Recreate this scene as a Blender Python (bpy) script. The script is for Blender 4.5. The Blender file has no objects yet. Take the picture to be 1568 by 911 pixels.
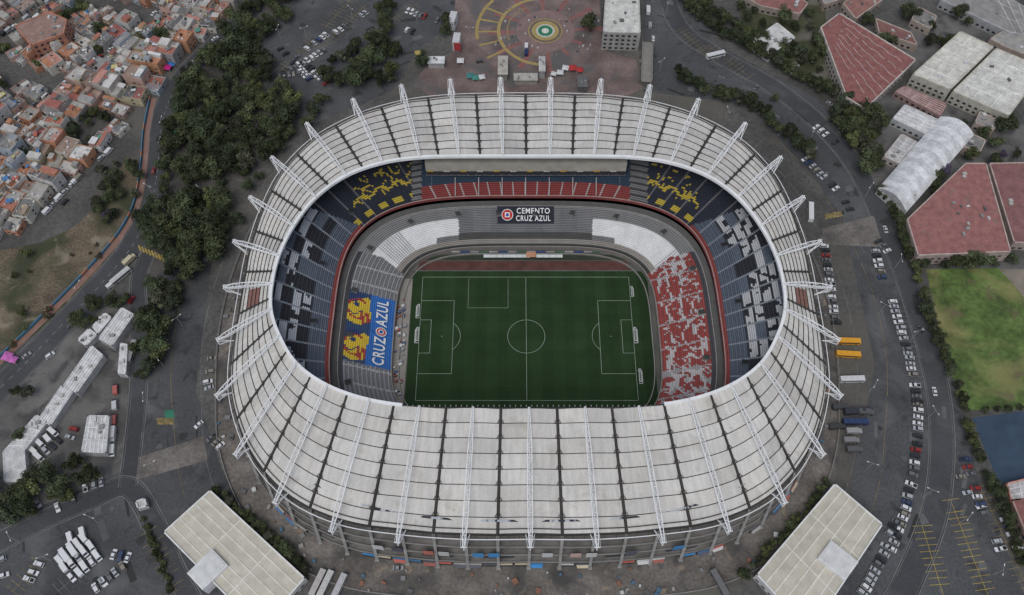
import bpy, math, random
from mathutils import Vector, Matrix, Quaternion, noise
R=random.Random(7)
ZG=9.0
sc=bpy.context.scene
COL=sc.collection
# ---------------- camera & site survey -----------------
CAM=Vector((-7.0,-195.0,375.8)); DEP=math.radians(60)
FW=Vector((0,math.cos(DEP),-math.sin(DEP))); DN=Vector((0,-math.sin(DEP),-math.cos(DEP)))
def plan(e,n,z=ZG):
    "site position (metres) of a surveyed mark lying on level z"
    r=FW+Vector((1,0,0))*((e-784)/1320)+DN*((n-455.5)/1320)
    s=(z-CAM.z)/r.z
    p=CAM+r*s
    return (p.x,p.y)
# ---------------- mesh builder -----------------
class MB:
    def __init__(s): s.v=[];s.f=[];s.m=[];s.c=[];s.uv=[]
    def face(s,ps,m=0,c=(1,1,1),uv=None):
        n=len(s.v); s.v.extend([tuple(p) for p in ps]); s.f.append(tuple(range(n,n+len(ps))))
        s.m.append(m); s.c.append(c); s.uv.append(uv)
    def box(s,c,d,rot=0,m=0,col=(1,1,1),top=None,taper=1.0):
        cx,cy,cz=c; a,b,h=d[0]/2,d[1]/2,d[2]/2; ca,sa=math.cos(rot),math.sin(rot)
        def P(x,y,z):
            return (cx+x*ca-y*sa,cy+x*sa+y*ca,cz+z)
        t=taper
        q=[P(-a,-b,-h),P(a,-b,-h),P(a,b,-h),P(-a,b,-h),P(-a*t,-b*t,h),P(a*t,-b*t,h),P(a*t,b*t,h),P(-a*t,b*t,h)]
        F=[(0,3,2,1),(4,5,6,7),(0,1,5,4),(1,2,6,5),(2,3,7,6),(3,0,4,7)]
        for i,f in enumerate(F):
            s.face([q[k] for k in f],(m if not(i==1 and top is not None) else top[0]),(col if not(i==1 and top is not None) else top[1]))
    def beam(s,p,q,w,h=None,m=0,col=(1,1,1)):
        h=h or w; p=Vector(p);q=Vector(q);d=(q-p)
        if d.length<1e-4:return
        d.normalize(); up=Vector((0,0,1))
        if abs(d.z)>.95: up=Vector((1,0,0))
        x=d.cross(up).normalized()*w/2; y=x.cross(d).normalized()*h/2
        a=[p-x-y,p+x-y,p+x+y,p-x+y]; b=[q-x-y,q+x-y,q+x+y,q-x+y]
        for i in range(4):
            j=(i+1)%4; s.face([a[i],b[i],b[j],a[j]],m,col)
        s.face(a,m,col); s.face(b[::-1],m,col)
    def prism(s,poly,z0,z1,m=0,col=(1,1,1),mt=None,ct=None):
        n=len(poly)
        for i in range(n):
            a,b=poly[i],poly[(i+1)%n]
            s.face([(a[0],a[1],z0),(b[0],b[1],z0),(b[0],b[1],z1),(a[0],a[1],z1)],m,col)
        s.face([(p[0],p[1],z1) for p in poly],m if mt is None else mt,col if ct is None else ct)
    def cyl(s,c,r,h,n=10,m=0,col=(1,1,1),r2=None,axis='z'):
        r2=r if r2 is None else r2; A=[];B=[]
        for i in range(n):
            t=2*math.pi*i/n; x,y=math.cos(t),math.sin(t)
            if axis=='z':
                A.append((c[0]+x*r,c[1]+y*r,c[2])); B.append((c[0]+x*r2,c[1]+y*r2,c[2]+h))
            else:
                A.append((c[0]+x*r,c[1]-h/2,c[2]+y*r)); B.append((c[0]+x*r2,c[1]+h/2,c[2]+y*r2))
        for i in range(n):
            j=(i+1)%n; s.face([A[i],A[j],B[j],B[i]],m,col)
        s.face(B,m,col); s.face(A[::-1],m,col)
    def mesh(s,name,mats):
        me=bpy.data.meshes.new(name); me.from_pydata(s.v,[],s.f)
        for m in mats: me.materials.append(m)
        me.polygons.foreach_set('material_index',s.m)
        at=me.color_attributes.new('Col','FLOAT_COLOR','CORNER')
        buf=[]
        for f,c in zip(s.f,s.c): buf.extend((c[0],c[1],c[2],1.0)*len(f))
        at.data.foreach_set('color',buf)
        if any(u is not None for u in s.uv):
            ul=me.uv_layers.new(name='UVMap'); b=[]
            for f,u in zip(s.f,s.uv):
                if u is None: b.extend((0,0)*len(f))
                else:
                    for q in u: b.extend(q)
            ul.data.foreach_set('uv',b)
        me.update(); return me
    def obj(s,name,mats,parent=None):
        return place(name,s.mesh(name,mats),parent=parent)
def place(name,me,loc=(0,0,0),rz=0,sc_=(1,1,1),parent=None,col=None):
    o=bpy.data.objects.new(name,me); COL.objects.link(o); o.location=loc; o.rotation_euler=(0,0,rz); o.scale=sc_
    if parent: o.parent=parent
    if col: o.color=(col[0],col[1],col[2],1)
    return o
def empty(name):
    o=bpy.data.objects.new(name,None); COL.objects.link(o); return o
# ---------------- materials -----------------
def M(name,col=(.5,.5,.5),rough=.85,var=.2,scale=.15,src='rgb',fine=2.0,fvar=.12,metal=0,spec=.3,rand=0,uvstreak=None,stain=None,stain2=None):
    m=bpy.data.materials.new(name); m.use_nodes=True; N=m.node_tree.nodes; L=m.node_tree.links
    b=N['Principled BSDF']; b.inputs['Roughness'].default_value=rough; b.inputs['Metallic'].default_value=metal
    b.inputs['Specular IOR Level'].default_value=spec
    tc=N.new('ShaderNodeTexCoord')
    if src=='rgb':
        r=N.new('ShaderNodeRGB'); r.outputs[0].default_value=(*col,1); cur=r.outputs[0]
    elif src=='obj':
        r=N.new('ShaderNodeObjectInfo'); cur=r.outputs['Color']
    else:
        r=N.new('ShaderNodeAttribute'); r.attribute_name='Col'; cur=r.outputs['Color']
    def mul(cur,fac):
        x=N.new('ShaderNodeVectorMath'); x.operation='SCALE'; L.new(cur,x.inputs[0]); L.new(fac,x.inputs['Scale']); return x.outputs[0]
    def nz(sc_,v,det=6,vec=None,dist=0):
        n=N.new('ShaderNodeTexNoise'); n.inputs['Scale'].default_value=sc_; n.inputs['Detail'].default_value=det; n.inputs['Distortion'].default_value=dist
        L.new(vec or tc.outputs['Object'],n.inputs['Vector'])
        q=N.new('ShaderNodeMapRange'); q.inputs[1].default_value=.3;q.inputs[2].default_value=.7;q.inputs[3].default_value=1-v;q.inputs[4].default_value=1+v
        L.new(n.outputs['Fac'],q.inputs[0]); return q.outputs[0],n.outputs['Fac']
    if var: cur=mul(cur,nz(scale,var)[0])
    if fvar: cur=mul(cur,nz(fine,fvar,3)[0])
    if uvstreak:
        mp=N.new('ShaderNodeMapping'); mp.inputs['Scale'].default_value=(uvstreak[0],uvstreak[1],1); L.new(tc.outputs['UV'],mp.inputs['Vector'])
        cur=mul(cur,nz(1.0,uvstreak[2],5,mp.outputs[0])[0])
    for st in (stain,stain2):
        if not st: continue
        _,f=nz(st[1],0,8,dist=.6)
        q=N.new('ShaderNodeMapRange'); q.inputs[1].default_value=st[2];q.inputs[2].default_value=st[3]; L.new(f,q.inputs[0])
        x=N.new('ShaderNodeMix'); x.data_type='RGBA'; L.new(q.outputs[0],x.inputs['Factor']); L.new(cur,x.inputs['A']); x.inputs['B'].default_value=(*st[0],1); cur=x.outputs['Result']
    if rand:
        oi=N.new('ShaderNodeObjectInfo'); q=N.new('ShaderNodeMapRange'); q.inputs[3].default_value=1-rand;q.inputs[4].default_value=1+rand
        L.new(oi.outputs['Random'],q.inputs[0]); cur=mul(cur,q.outputs[0])
    L.new(cur,b.inputs['Base Color'])
    return m
m_ground=M('ground_mat',(.088,.085,.080),var=.35,scale=.03,fvar=.25,fine=.6,stain=((.13,.12,.10),.02,.5,.75))
m_asph=M('asphalt',(.072,.074,.077),var=.28,scale=.035,fvar=.2,fine=.9,stain=((.125,.125,.123),.05,.55,.75),stain2=((.038,.039,.042),.13,.60,.72))
m_road=M('road_asphalt',(.060,.062,.066),var=.2,scale=.05,fvar=.15,fine=1.0,stain=((.09,.09,.09),.09,.55,.75))
m_pave=M('paving',(.150,.134,.120),var=.35,scale=.08,fvar=.25,fine=.8,stain=((.068,.065,.063),.06,.48,.66),stain2=((.25,.2,.15),.11,.62,.7))
m_soil=M('soil',(.14,.11,.075),var=.4,scale=.07,fvar=.35,fine=.9,stain=((.05,.055,.03),.05,.43,.6),stain2=((.22,.19,.14),.09,.6,.72))
m_yel=M('yellow_paint',(.40,.29,.07),var=.3,scale=.3,fvar=.3)
m_wht=M('white_paint',(.32,.32,.31),var=.3,scale=.3,fvar=.25)
m_worn=M('worn_white_paint',(.18,.18,.18),var=.45,scale=.12,fvar=.35,fine=.8)
m_kerb=M('kerb_concrete',(.18,.175,.17),var=.3)
m_roof=M('roof_sheet',src='vc',rough=.75,var=.10,scale=.05,fvar=.06,fine=1.2,uvstreak=(420,4,.11),stain=((.34,.30,.245),.10,.58,.90),stain2=((.32,.295,.26),.5,.67,.8))
m_under=M('roof_underlay',(.075,.063,.052),var=.2)
m_dark=M('dark_steel',(.05,.047,.044),var=.2)
m_steel=M('white_steel',(.76,.76,.75),rough=.5,var=.08,fvar=.05)
m_vc=M('mixed_paint',src='vc',var=.12,scale=.3,fvar=.12,fine=3)
m_seat=M('seating',src='vc',rough=.6,var=.08,scale=.2,fvar=.10,fine=2.5)
m_conc=M('concrete',(.29,.28,.265),var=.3,scale=.12,fvar=.15)
m_col=M('column_concrete',(.28,.27,.255),var=.25,scale=.2,fvar=.15)
m_glass=M('dark_glass',(.03,.035,.045),rough=.15,var=0,fvar=0,spec=.5)
m_tyre=M('tyre',(.02,.02,.02),var=0,fvar=0)
m_paint=M('car_paint',src='obj',rough=.3,var=0,fvar=0,spec=.5)
m_leaf=M('foliage',src='vc',rough=.8,var=.3,scale=.4,fvar=.2,fine=3,rand=.42,spec=.15)
m_bark=M('bark',(.08,.06,.045))
m_house=M('house_render',src='vc',var=.2,scale=.3,fvar=.18,fine=1.8,stain=((.19,.18,.165),.22,.62,.87))
m_field=M('grass_field',(.085,.130,.035),var=.45,scale=.07,fvar=.3,fine=.5,stain=((.27,.24,.10),.028,.48,.63),stain2=((.13,.11,.06),.10,.60,.70))
m_redf=M('red_track',(.10,.045,.037),var=.25,scale=.2)
m_pitch=M('pitch_grass',src='vc',rough=.9,var=.16,scale=.06,fvar=.14,fine=1.2,spec=.1)
# ---------------- helpers -----------------
def ccw(P):
    return P if sum(P[i][0]*P[(i+1)%len(P)][1]-P[(i+1)%len(P)][0]*P[i][1] for i in range(len(P)))>0 else P[::-1]
def cr(pts,t,closed=True):
    n=len(pts); i=math.floor(t); f=t-i
    g=(lambda k: pts[k%n]) if closed else (lambda k: pts[max(0,min(n-1,k))])
    p0,p1,p2,p3=g(i-1),g(i),g(i+1),g(i+2); o=[]
    for a,b,c,d in zip(p0,p1,p2,p3):
        o.append(.5*((2*b)+(-a+c)*f+(2*a-5*b+4*c-d)*f*f+(-a+3*b-3*c+d)*f**3))
    return tuple(o)
def smooth(pts,k=6):
    o=[]
    for i in range(len(pts)-1):
        for j in range(k): o.append(cr(pts,i+j/k,False))
    o.append(tuple(pts[-1])); return o
def W(pl,z=ZG): return [plan(a,b,z) for a,b in pl]
def sheet(name,poly,mat,lift,z=ZG,world=False,parent=None):
    P=ccw(poly if world else W(poly,z)); mb=MB()
    mb.face([(x,y,z+lift) for x,y in P]); return mb.obj(name,[mat],parent)
def offs(P,w):
    o=[]
    for i,p in enumerate(P):
        a=P[max(0,i-1)];b=P[min(len(P)-1,i+1)]
        dx,dy=b[0]-a[0],b[1]-a[1];l=math.hypot(dx,dy) or 1
        o.append((p[0]-dy/l*w,p[1]+dx/l*w))
    return o
def strip(mb,P,w0,w1,z,m=0,col=(1,1,1)):
    A=offs(P,w0);B=offs(P,w1)
    for i in range(len(P)-1):
        mb.face([(*B[i],z),(*B[i+1],z),(*A[i+1],z),(*A[i],z)],m,col)
def road(name,pl,w,lift=.03,mat=None,kerb=True,dash=True,edge=True):
    P=smooth(W(pl)); mb=MB(); strip(mb,P,w/2,-w/2,ZG+lift,0)
    if edge:
        for s in(1,-1): strip(mb,P,s*(w/2-.7)+.07,s*(w/2-.7)-.07,ZG+lift+.01,3)
    if kerb:
        for s in(1,-1):
            Q=offs(P,s*(w/2+.15))
            for i in range(len(Q)-1): mb.beam((*Q[i],ZG+.07),(*Q[i+1],ZG+.07),.3,.14,1)
    if dash:
        for i in range(0,len(P)-1):
            a=Vector(P[i]);b=Vector(P[i+1]);d=b-a;n=max(1,int(d.length/6))
            for k in range(n):
                p=a+d*(k/n);q=a+d*((k+.45)/n)
                nx=Vector((-d.y,d.x)).normalized()*.09
                mb.face([(*(p-nx),ZG+lift+.012),(*(q-nx),ZG+lift+.012),(*(q+nx),ZG+lift+.012),(*(p+nx),ZG+lift+.012)],2)
    return mb.obj(name,[mat or m_road,m_kerb,m_wht,m_worn])
def inpoly(x,y,P):
    c=False;j=len(P)-1
    for i in range(len(P)):
        xi,yi=P[i];xj,yj=P[j]
        if (yi>y)!=(yj>y) and x<(xj-xi)*(y-yi)/(yj-yi)+xi: c=not c
        j=i
    return c
# ---------------- stadium curves -----------------
OUTR=[(0,-114),(25.3,-114),(50.5,-112.2),(76,-108),(99,-97),(117.5,-77.5),(129.5,-52),(133.5,-26),(135,0.5),(134.6,25),(131,50),(124,74),(109.6,95.5),(88,111.5),(64,121),(39,125),(13,126)]
INR=[(0,-57.2),(23,-57),(45,-56.6),(66,-53.5),(84,-47),(98,-37),(107,-24),(112.5,-11),(114,2),(113,17),(108.5,33.5),(100,50),(87,63),(70,71),(52,74.3),(33,75),(11.5,75)]
def mir(L): return L+[(-x,y) for x,y in reversed(L[1:])]
OUT=mir(OUTR);INN=mir(INR);NM=len(OUT)
def tipP(t): return cr(OUT,t)
def inP(t): return cr(INN,t)
def inset(t,d):
    a=Vector(tipP(t));b=Vector(inP(t)); v=(b-a).normalized(); p=a+v*d; return (p.x,p.y)
RE=6.6
def roofP(t,r,dz=0):
    a=inP(t);b=inset(t,RE); z=45.5-4.5*r
    u=t-math.floor(t+.5)
    z+=.6*math.cos(math.pi*u)
    return (a[0]+(b[0]-a[0])*r,a[1]+(b[1]-a[1])*r,z+dz)
stadium=empty('football_stadium')
mb=MB(); n=132
hole=[inset(i*NM/n,14) for i in range(n)]
prev=hole
for Rr in (None,400,900,4000):
    if Rr is None: cur=[inset(i*NM/n,-20) for i in range(n)]
    else:
        cur=[]
        for i in range(n):
            a=math.atan2(hole[i][1],hole[i][0]); cur.append((math.cos(a)*Rr,math.sin(a)*Rr))
    for i in range(n):
        j=(i+1)%n; mb.face([(*prev[i],ZG),(*cur[i],ZG),(*cur[j],ZG),(*prev[j],ZG)])
    prev=cur
mb.obj('ground',[m_ground])
# --- roof
mb=MB(); ROWS=8; SUB=6
for h in range(NM):
    for half in (0,1):
        bt=R.uniform(.96,1.035)
        for j in range(ROWS):
            L=math.dist(inP(h),inset(h,RE)); g=.2/L
            r0=j/ROWS+g; r1=(j+1)/ROWS-g
            tn=(.555+R.uniform(-.03,.03))*bt
            if R.random()<.06: tn*=.87
            if R.random()<.03: tn*=1.1
            wm=R.uniform(.95,1.0)
            col=(tn*1.0,tn*.97*wm**.4,tn*.91*wm)
            if h in(8,NM-8) and j in(3,4,5) and half==(0 if h==8 else 1): col=(.22,.11,.09)
            for k in range(SUB//2):
                e0=-.5 if half==0 else 0.
                u0=e0+.5*k/(SUB//2);u1=e0+.5*(k+1)/(SUB//2)
                if half==0 and k==0:u0+=.026
                if half==1 and k==SUB//2-1:u1-=.026
                A=roofP(h+u0,r0,.14);B=roofP(h+u1,r0,.14);C=roofP(h+u1,r1,-.02);D=roofP(h+u0,r1,-.02)
                mb.face([A,D,C,B],0,col,[((h+u0)/NM,r0),((h+u0)/NM,r1),((h+u1)/NM,r1),((h+u1)/NM,r0)])
for i in range(NM*6):
    t0=i/6;t1=(i+1)/6
    for j in range(4):
        A,B,C,D=roofP(t0,j/4,-.35),roofP(t1,j/4,-.35),roofP(t1,(j+1)/4,-.35),roofP(t0,(j+1)/4,-.35)
        mb.face([A,D,C,B],3)
    A,B=roofP(t0,1,0),roofP(t1,1,0)
    mb.beam((A[0],A[1],A[2]-.9),(B[0],B[1],B[2]-.9),.5,1.8,1)
    A2,B2=roofP(t0,.965,.3),roofP(t1,.965,.3); mb.beam(A2,B2,.35,.3,1)
    o0,o1=inset(t0,4.6),inset(t1,4.6)
    mb.beam((*o0,40.6),(*o1,40.6),.3,.3,2)
    mb.beam((*o0,40.6),(A[0],A[1],A[2]-.3),.2,.2,1)
    a,b=inP(t0),inP(t1)
    near=(a[1]<-50 and abs(a[0])<54)
    if near:
        mb.beam((*a,45.6),(*b,45.6),.5,.8,1)
    else:
        mb.beam((*a,45.9),(*b,45.9),1.3,1.5,2)
mb.obj('roof',[m_roof,m_dark,m_steel,m_under],stadium)
# --- trusses
mb=MB()
for h in range(NM):
    a=Vector((*inP(h),46.4));b=Vector((*tipP(h),46.4));L=(b-a).length;d=(b-a)/L
    px=Vector((-d.y,d.x,0)).normalized(); n=max(5,int(L/4.2))
    def TP(f,side):
        p=a+(b-a)*f; wv=.30+.62*min(1,f*3)*min(1,(1-f)*6+.1); hh=.5+1.3*math.sin(math.pi*min(1,f*.9+.1))
        if side==2:
            return Vector((p.x,p.y,p.z-.45-f*1.5 if f<.9 else p.z-1.2))
        return p+px*(wv*side)+Vector((0,0,hh*.8))
    for k in range(n):
        f0,f1=k/n,(k+1)/n
        mb.beam(TP(f0,1),TP(f1,1),.31);mb.beam(TP(f0,-1),TP(f1,-1),.31);mb.beam(TP(f0,2),TP(f1,2),.25)
        s=1 if k%2 else -1
        mb.beam(TP(f0,s),TP(f1,-s),.16);mb.beam(TP(f0,1),TP(f0,-1),.18)
        mb.beam(TP(f0,2),TP((f0+f1)/2,1),.15);mb.beam(TP(f1,2),TP((f0+f1)/2,-1),.15)
    for s in(1,-1):
        e=inset(h,RE); q=Vector((*e,41.3))+px*(s*1.8)
        mb.beam(b+Vector((0,0,.4)),q,.24); mb.beam(b+px*s*1.1+Vector((0,0,.3)),b+Vector((0,0,.3)),.32)
        mb.beam(b+px*s*1.1+Vector((0,0,.3)),q,.18)
    mb.beam(Vector((b.x,b.y,42.5)),b+Vector((0,0,1.3)),.4)
    mb.beam(Vector((b.x,b.y,42.5)),Vector((*inset(h,RE),40)),.32)
mb.obj('roof_trusses',[m_steel],stadium)
mb=MB()
for h in range(NM):
    t=h+.5
    for j in range(ROWS*2):
        A=roofP(t,j/(ROWS*2),.25);B=roofP(t,(j+1)/(ROWS*2),.25); mb.beam(A,B,.6,.45)
    for j in range(1,ROWS):
        A=Vector(roofP(t,j/ROWS,.3)); a0=Vector(roofP(t-.055,j/ROWS,.3));a1=Vector(roofP(t+.055,j/ROWS,.3))
        c=Vector(roofP(t,(j-.4)/ROWS,.3)); mb.beam(a0,c,.22);mb.beam(a1,c,.22); mb.beam(a0,a1,.28)
mb.obj('roof_seam_rails',[m_dark],stadium)
# --- facade
mb=MB()
signc=[(.06,.24,.5),(.5,.5,.49),(.45,.12,.09),(.1,.1,.12),(.5,.42,.3),(.07,.16,.3),(.35,.34,.32),(.3,.1,.08)]
for i in range(NM*4):
    t0=i/4;t1=(i+1)/4
    a,b=inset(t0,12),inset(t1,12)
    mb.face([(*a,ZG-9),(*b,ZG-9),(*b,40.2),(*a,40.2)],1)
    for z,ins in((14.5,1.9),(22,3.0),(30,4.1),(37,5.4)):
        c,e=inset(t0,ins),inset(t1,ins)
        mb.face([(*c,z),(*e,z),(*b,z),(*a,z)],4); mb.face([(*a,z-.6),(*b,z-.6),(*e,z-.6),(*c,z-.6)],0)
        mb.face([(*c,z-.6),(*e,z-.6),(*e,z+.9),(*c,z+.9)],0)
        mb.beam((*c,z+1.5),(*e,z+1.5),.12,.12,2)
    if i%4 in(1,2) and (i//4)%3:
        c,e=inset(t0,3.6),inset(t1,3.6); mb.face([(*c,14.5),(*e,14.5),(*e,21.5),(*c,21.5)],5)
    if R.random()<.8:
        c,e=Vector(inset(t0+.02,1.6)),Vector(inset(t1-.02,1.6)); sg=R.choice(signc)
        mb.beam((*c,ZG+1.6),(*e,ZG+1.6),.2,3.0,5); mb.beam((*c,ZG+3.7),(*e,ZG+3.7),.5,1.0,3,sg)
        if R.random()<.5:
            c2,e2=Vector(inset(t0+.04,.2)),Vector(inset(t1-.04,.2)); mb.face([(*c,ZG+3.2),(*c2,ZG+2.7),(*e2,ZG+2.7),(*e,ZG+3.2)],3,R.choice(signc))
for i in range(NM*2):
    t=i/2
    p=inset(t,5.8);g=inset(t,.9)
    mb.beam((*p,40),(*g,ZG),.85,1.2,2)
    mb.beam((*inset(t,11),39),(*p,39.4),.8,.8,2)
    mb.box((g[0],g[1],ZG+.4),(1.8,1.8,.8),0,2)
for t,cc in((-.9,(.06,.24,.5)),(-.65,(.06,.24,.5)),(.2,(.5,.5,.5)),(.65,(.5,.35,.3)),(.9,(.5,.5,.48)),(1.55,(.1,.1,.12)),(-1.7,(.4,.14,.1)),(-1.45,(.45,.45,.43)),(2.3,(.06,.2,.4)),(-2.5,(.5,.5,.5)),(-2.2,(.08,.08,.1))):
    a,b=inset(t,2.3),inset(t+.17,2.3); mb.beam((*a,25),(*b,25),.2,5.5,3,cc)
mb.obj('facade',[m_conc,m_dark,m_col,m_vc,M('gallery_floor',(.18,.17,.16),var=.3),m_glass],stadium)
mb=MB()
N2=NM*4
for i in range(N2):
    t0=i/4;t1=(i+1)/4
    a,b,c,e=inset(t0,14),inset(t1,14),inset(t1,-12),inset(t0,-12)
    mb.face([(*a,ZG+.012),(*e,ZG+.012),(*c,ZG+.012),(*b,ZG+.012)])
mb.obj('concourse_pavement',[m_pave])
# --- stands
def rad(a,b,n,ph): return (abs(math.cos(ph)/a)**n+abs(math.sin(ph)/b)**n)**(-1/n)
PR={'L0':(65,51,4.0,2.),'L1':(88,67,3.5,15.),'U0':(91.5,71,3.5,19.),'U1':(121,103,2.9,42.)}
NS=760
def ringp(key,ph):
    a,b,n,z=PR[key]; r=rad(a,b,n,ph); return (r*math.cos(ph),r*math.sin(ph))
def lp(k0,k1,k,ph):
    p=ringp(k0,ph);q=ringp(k1,ph); return (p[0]+(q[0]-p[0])*k,p[1]+(q[1]-p[1])*k)
GREY=(.20,.20,.205);RED=(.26,.058,.052);WHT=(.68,.685,.68);NAVY=(.026,.031,.046);SLATE=(.10,.122,.155)
def bird(dx,dy):
    r=math.hypot(dx*1.1,dy)
    if r<8.3:
        if dx>1.5 and dy<-1: return (.34,.05,.045) if (dx+dy*.3)%2.6<1.6 else (.55,.4,.04)
        if abs(r-5.2)<.5 and dx<3: return (.32,.045,.04)
        if (dx+1)**2+(dy-2.5)**2<1.6: return (.03,.05,.12)
        if dy>dx*.6+5 : return (.03,.05,.13)
        if abs(dy-1.2*math.sin(dx*.9)+2.2)<.45: return (.03,.05,.12)
        return (.60,.43,.04)
    return None
def col_low(x,y,k,row,ph):
    if y>0 and y>abs(x)*.55 or y>40:
        if abs(x)>34.5 and .22<k<.74 and y>31:
            e=(.34 if abs(x)<46 else .22)
            if k>e: return WHT if (ph*60)%1>.08 else (.45,.455,.45)
            return (.2,.2,.2)
        if k<.2: return (.055,.06,.055) if k<.1 else (.30,.28,.25)
        if abs(x)<34.5 and .2<=k<.36: return (.09,.09,.085)
        if abs(x)<34.5 : return (.21,.21,.215) if int(x/9+50)%2 else (.185,.188,.195)
        if k>.74: return (.22,.22,.22)
        return GREY
    if x>0:
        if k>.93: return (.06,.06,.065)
        n1=noise.noise(Vector((x*.17,y*.13,3.1))); n2=noise.noise(Vector((x*.3,y*.25,9.)))
        if abs(((y+100)%13)-.4)<.4: return (.32,.3,.3)
        if .1<k<.86 and abs(n1)<.065+.05*(n2>0) : return (.46,.44,.44)
        if .1<k<.86 and abs(n2)<.05: return (.36,.35,.35)
        if y<-18 and n2>.18: return (.3,.29,.29)
        return (RED[0]*(.85+.3*(row%2)),RED[1],RED[2])
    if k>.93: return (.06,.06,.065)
    if -19.5<y<18.5:
        if -76.0<x<-64.8:
            if abs(y+1.2)<.35: return (.02,.1,.35)
            return (.035,.145,.43)
        if x<=-76.0:
            for cy in(9,-10.3):
                b=bird(x+81.5,y-cy)
                if b: return b
            return (.035,.065,.14)
    if abs(((y+103)%9)-.4)<.5: return (.38,.38,.38)
    return (.25,.252,.26) if row%2 else (.16,.162,.168)
def col_up(x,y,k,row,ph):
    sect=int(ph/(2*math.pi)*76); fr=(ph/(2*math.pi)*76)%1
    if y>52:
        if abs(x)<53:
            if k<.19:
                return (.24,.05,.048) if fr>.07 else (.4,.38,.37)
            return (.03,.052,.085)
        if abs(x)<62 and x>0: return (.17,.17,.17) if row%3 else (.05,.05,.055)
        if abs(x)<58: return (.2,.2,.2) if row%3 else (.05,.05,.055)
        n1=noise.noise(Vector((x*.2+(3 if x>0 else 0),y*.3,1.7)))
        if abs(x)<86 and .22<k<.55 and (abs(n1)<.055 or abs(k-.30-.03*math.sin(abs(x)*.7))<.022): return (.48,.36,.05)
        if .05<k<.12 and fr<.55 and abs(x)<86: return (.48,.37,.05)
        if fr<.05: return (.15,.15,.16)
        return NAVY
    if k<.05: return (.24,.055,.05)
    if fr<.09: return (.22,.24,.27)
    if k<.30: return SLATE if (row%2) else (.08,.098,.128)
    b=int((k-.30)/.125)
    rr=random.Random(sect*17+b*5+(3 if x>0 else 0)).random()
    n1=noise.noise(Vector((x*.3,y*.3,b*1.3)))
    if rr<.55 and n1>-.22 and ((k-.3)/.125)%1>.2: return (.42,.44,.47) if x<0 else (.44,.45,.46)
    if rr>.9: return SLATE
    return (.032,.034,.042) if (row%2) else (.021,.023,.03)
def stand(name,k0,k1,rows,cf):
    mb=MB(); z0=PR[k0][3];z1=PR[k1][3]
    for i in range(NS):
        a=2*math.pi*i/NS;b=2*math.pi*(i+1)/NS;am=(a+b)/2
        P=ringp(k0,a);Q=ringp(k1,a);P2=ringp(k0,b);Q2=ringp(k1,b)
        for j in range(rows):
            f0=j/rows;f1=(j+1)/rows; za=z0+(z1-z0)*f0; zb=z0+(z1-z0)*f1
            A=(P[0]+(Q[0]-P[0])*f0,P[1]+(Q[1]-P[1])*f0);D=(P[0]+(Q[0]-P[0])*f1,P[1]+(Q[1]-P[1])*f1)
            B=(P2[0]+(Q2[0]-P2[0])*f0,P2[1]+(Q2[1]-P2[1])*f0);C=(P2[0]+(Q2[0]-P2[0])*f1,P2[1]+(Q2[1]-P2[1])*f1)
            mx,my=(A[0]+C[0])/2,(A[1]+C[1])/2
            c=cf(mx,my,(f0+f1)/2,j,am)
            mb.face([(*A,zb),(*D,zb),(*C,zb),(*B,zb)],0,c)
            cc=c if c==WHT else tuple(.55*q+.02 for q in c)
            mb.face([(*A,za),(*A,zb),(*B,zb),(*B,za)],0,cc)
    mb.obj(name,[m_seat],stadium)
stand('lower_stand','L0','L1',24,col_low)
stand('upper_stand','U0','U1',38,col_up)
mb=MB()
for i in range(240):
    a=2*math.pi*i/240;b=2*math.pi*(i+1)/240
    def wall(k,za,zb,off,m,col,w=.3):
        p=Vector(ringp(k,a));q=Vector(ringp(k,b)); p=p*(1+off/p.length);q=q*(1+off/q.length)
        mb.beam((*p,(za+zb)/2),(*q,(za+zb)/2),w,zb-za,m,col)
    wall('L0',-.0,3.1,-.2,0,(.24,.22,.20),.5)
    wall('L0',.0,1.1,-3.4,0,(.26,.25,.23),.4)
    wall('L1',15,16,0.1,0,(.3,.29,.28),.3)
    wall('U0',18.2,20.0,-.4,0,(.24,.06,.055),.5)
    wall('U0',20.0,20.2,-.4,0,(.34,.24,.22),.5)
    p=ringp('L1',a);q=ringp('L1',b);p2=ringp('U0',a);q2=ringp('U0',b)
    mb.face([(*p,15.),(*p2,15.),(*q2,15.),(*q,15.)],0,(.11,.108,.105))
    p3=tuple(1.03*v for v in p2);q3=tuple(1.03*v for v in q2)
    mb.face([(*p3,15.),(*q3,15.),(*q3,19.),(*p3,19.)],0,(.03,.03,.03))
for i in range(44):
    a=2*math.pi*(i+.5)/44; p=lp('L0','L1',.83,a); r=math.atan2(p[1],p[0])
    if p[1]<-45: continue
    if i%2==0: mb.box((p[0],p[1],13.2),(3,2.2,2.2),r,0,(.25,.24,.23),top=(0,(.05,.05,.05)))
for i in range(60):
    a=2*math.pi*(i+.5)/60; p=lp('U0','U1',.24,a); r=math.atan2(p[1],p[0])
    if i%3==0 and p[1]<60: mb.box((p[0],p[1],25.2),(2.6,1.8,1.6),r,0,(.12,.14,.17),top=(0,(.02,.02,.02)))
mb.box((0,84.5,34),(101,13,7.0),0,0,(.40,.37,.31))
for i in range(24):
    mb.box((-48.3+i*4.2,77.9,29.2),(3.9,.5,2.6),0,1,(1,1,1))
    if i%2==0: mb.box((-48.3+i*4.2,77.6,31.0),(3.2,.25,.7),0,0,(.5,.5,.48) if i%4 else (.5,.33,.05))
mb.box((0,79.0,27.6),(101,2.4,.5),0,0,(.30,.29,.28))
for i in range(9):
    x=-48+i*12; mb.beam((x,70.6,20),(x,78,25.6),.35,.6,0,(.4,.38,.37))
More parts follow.
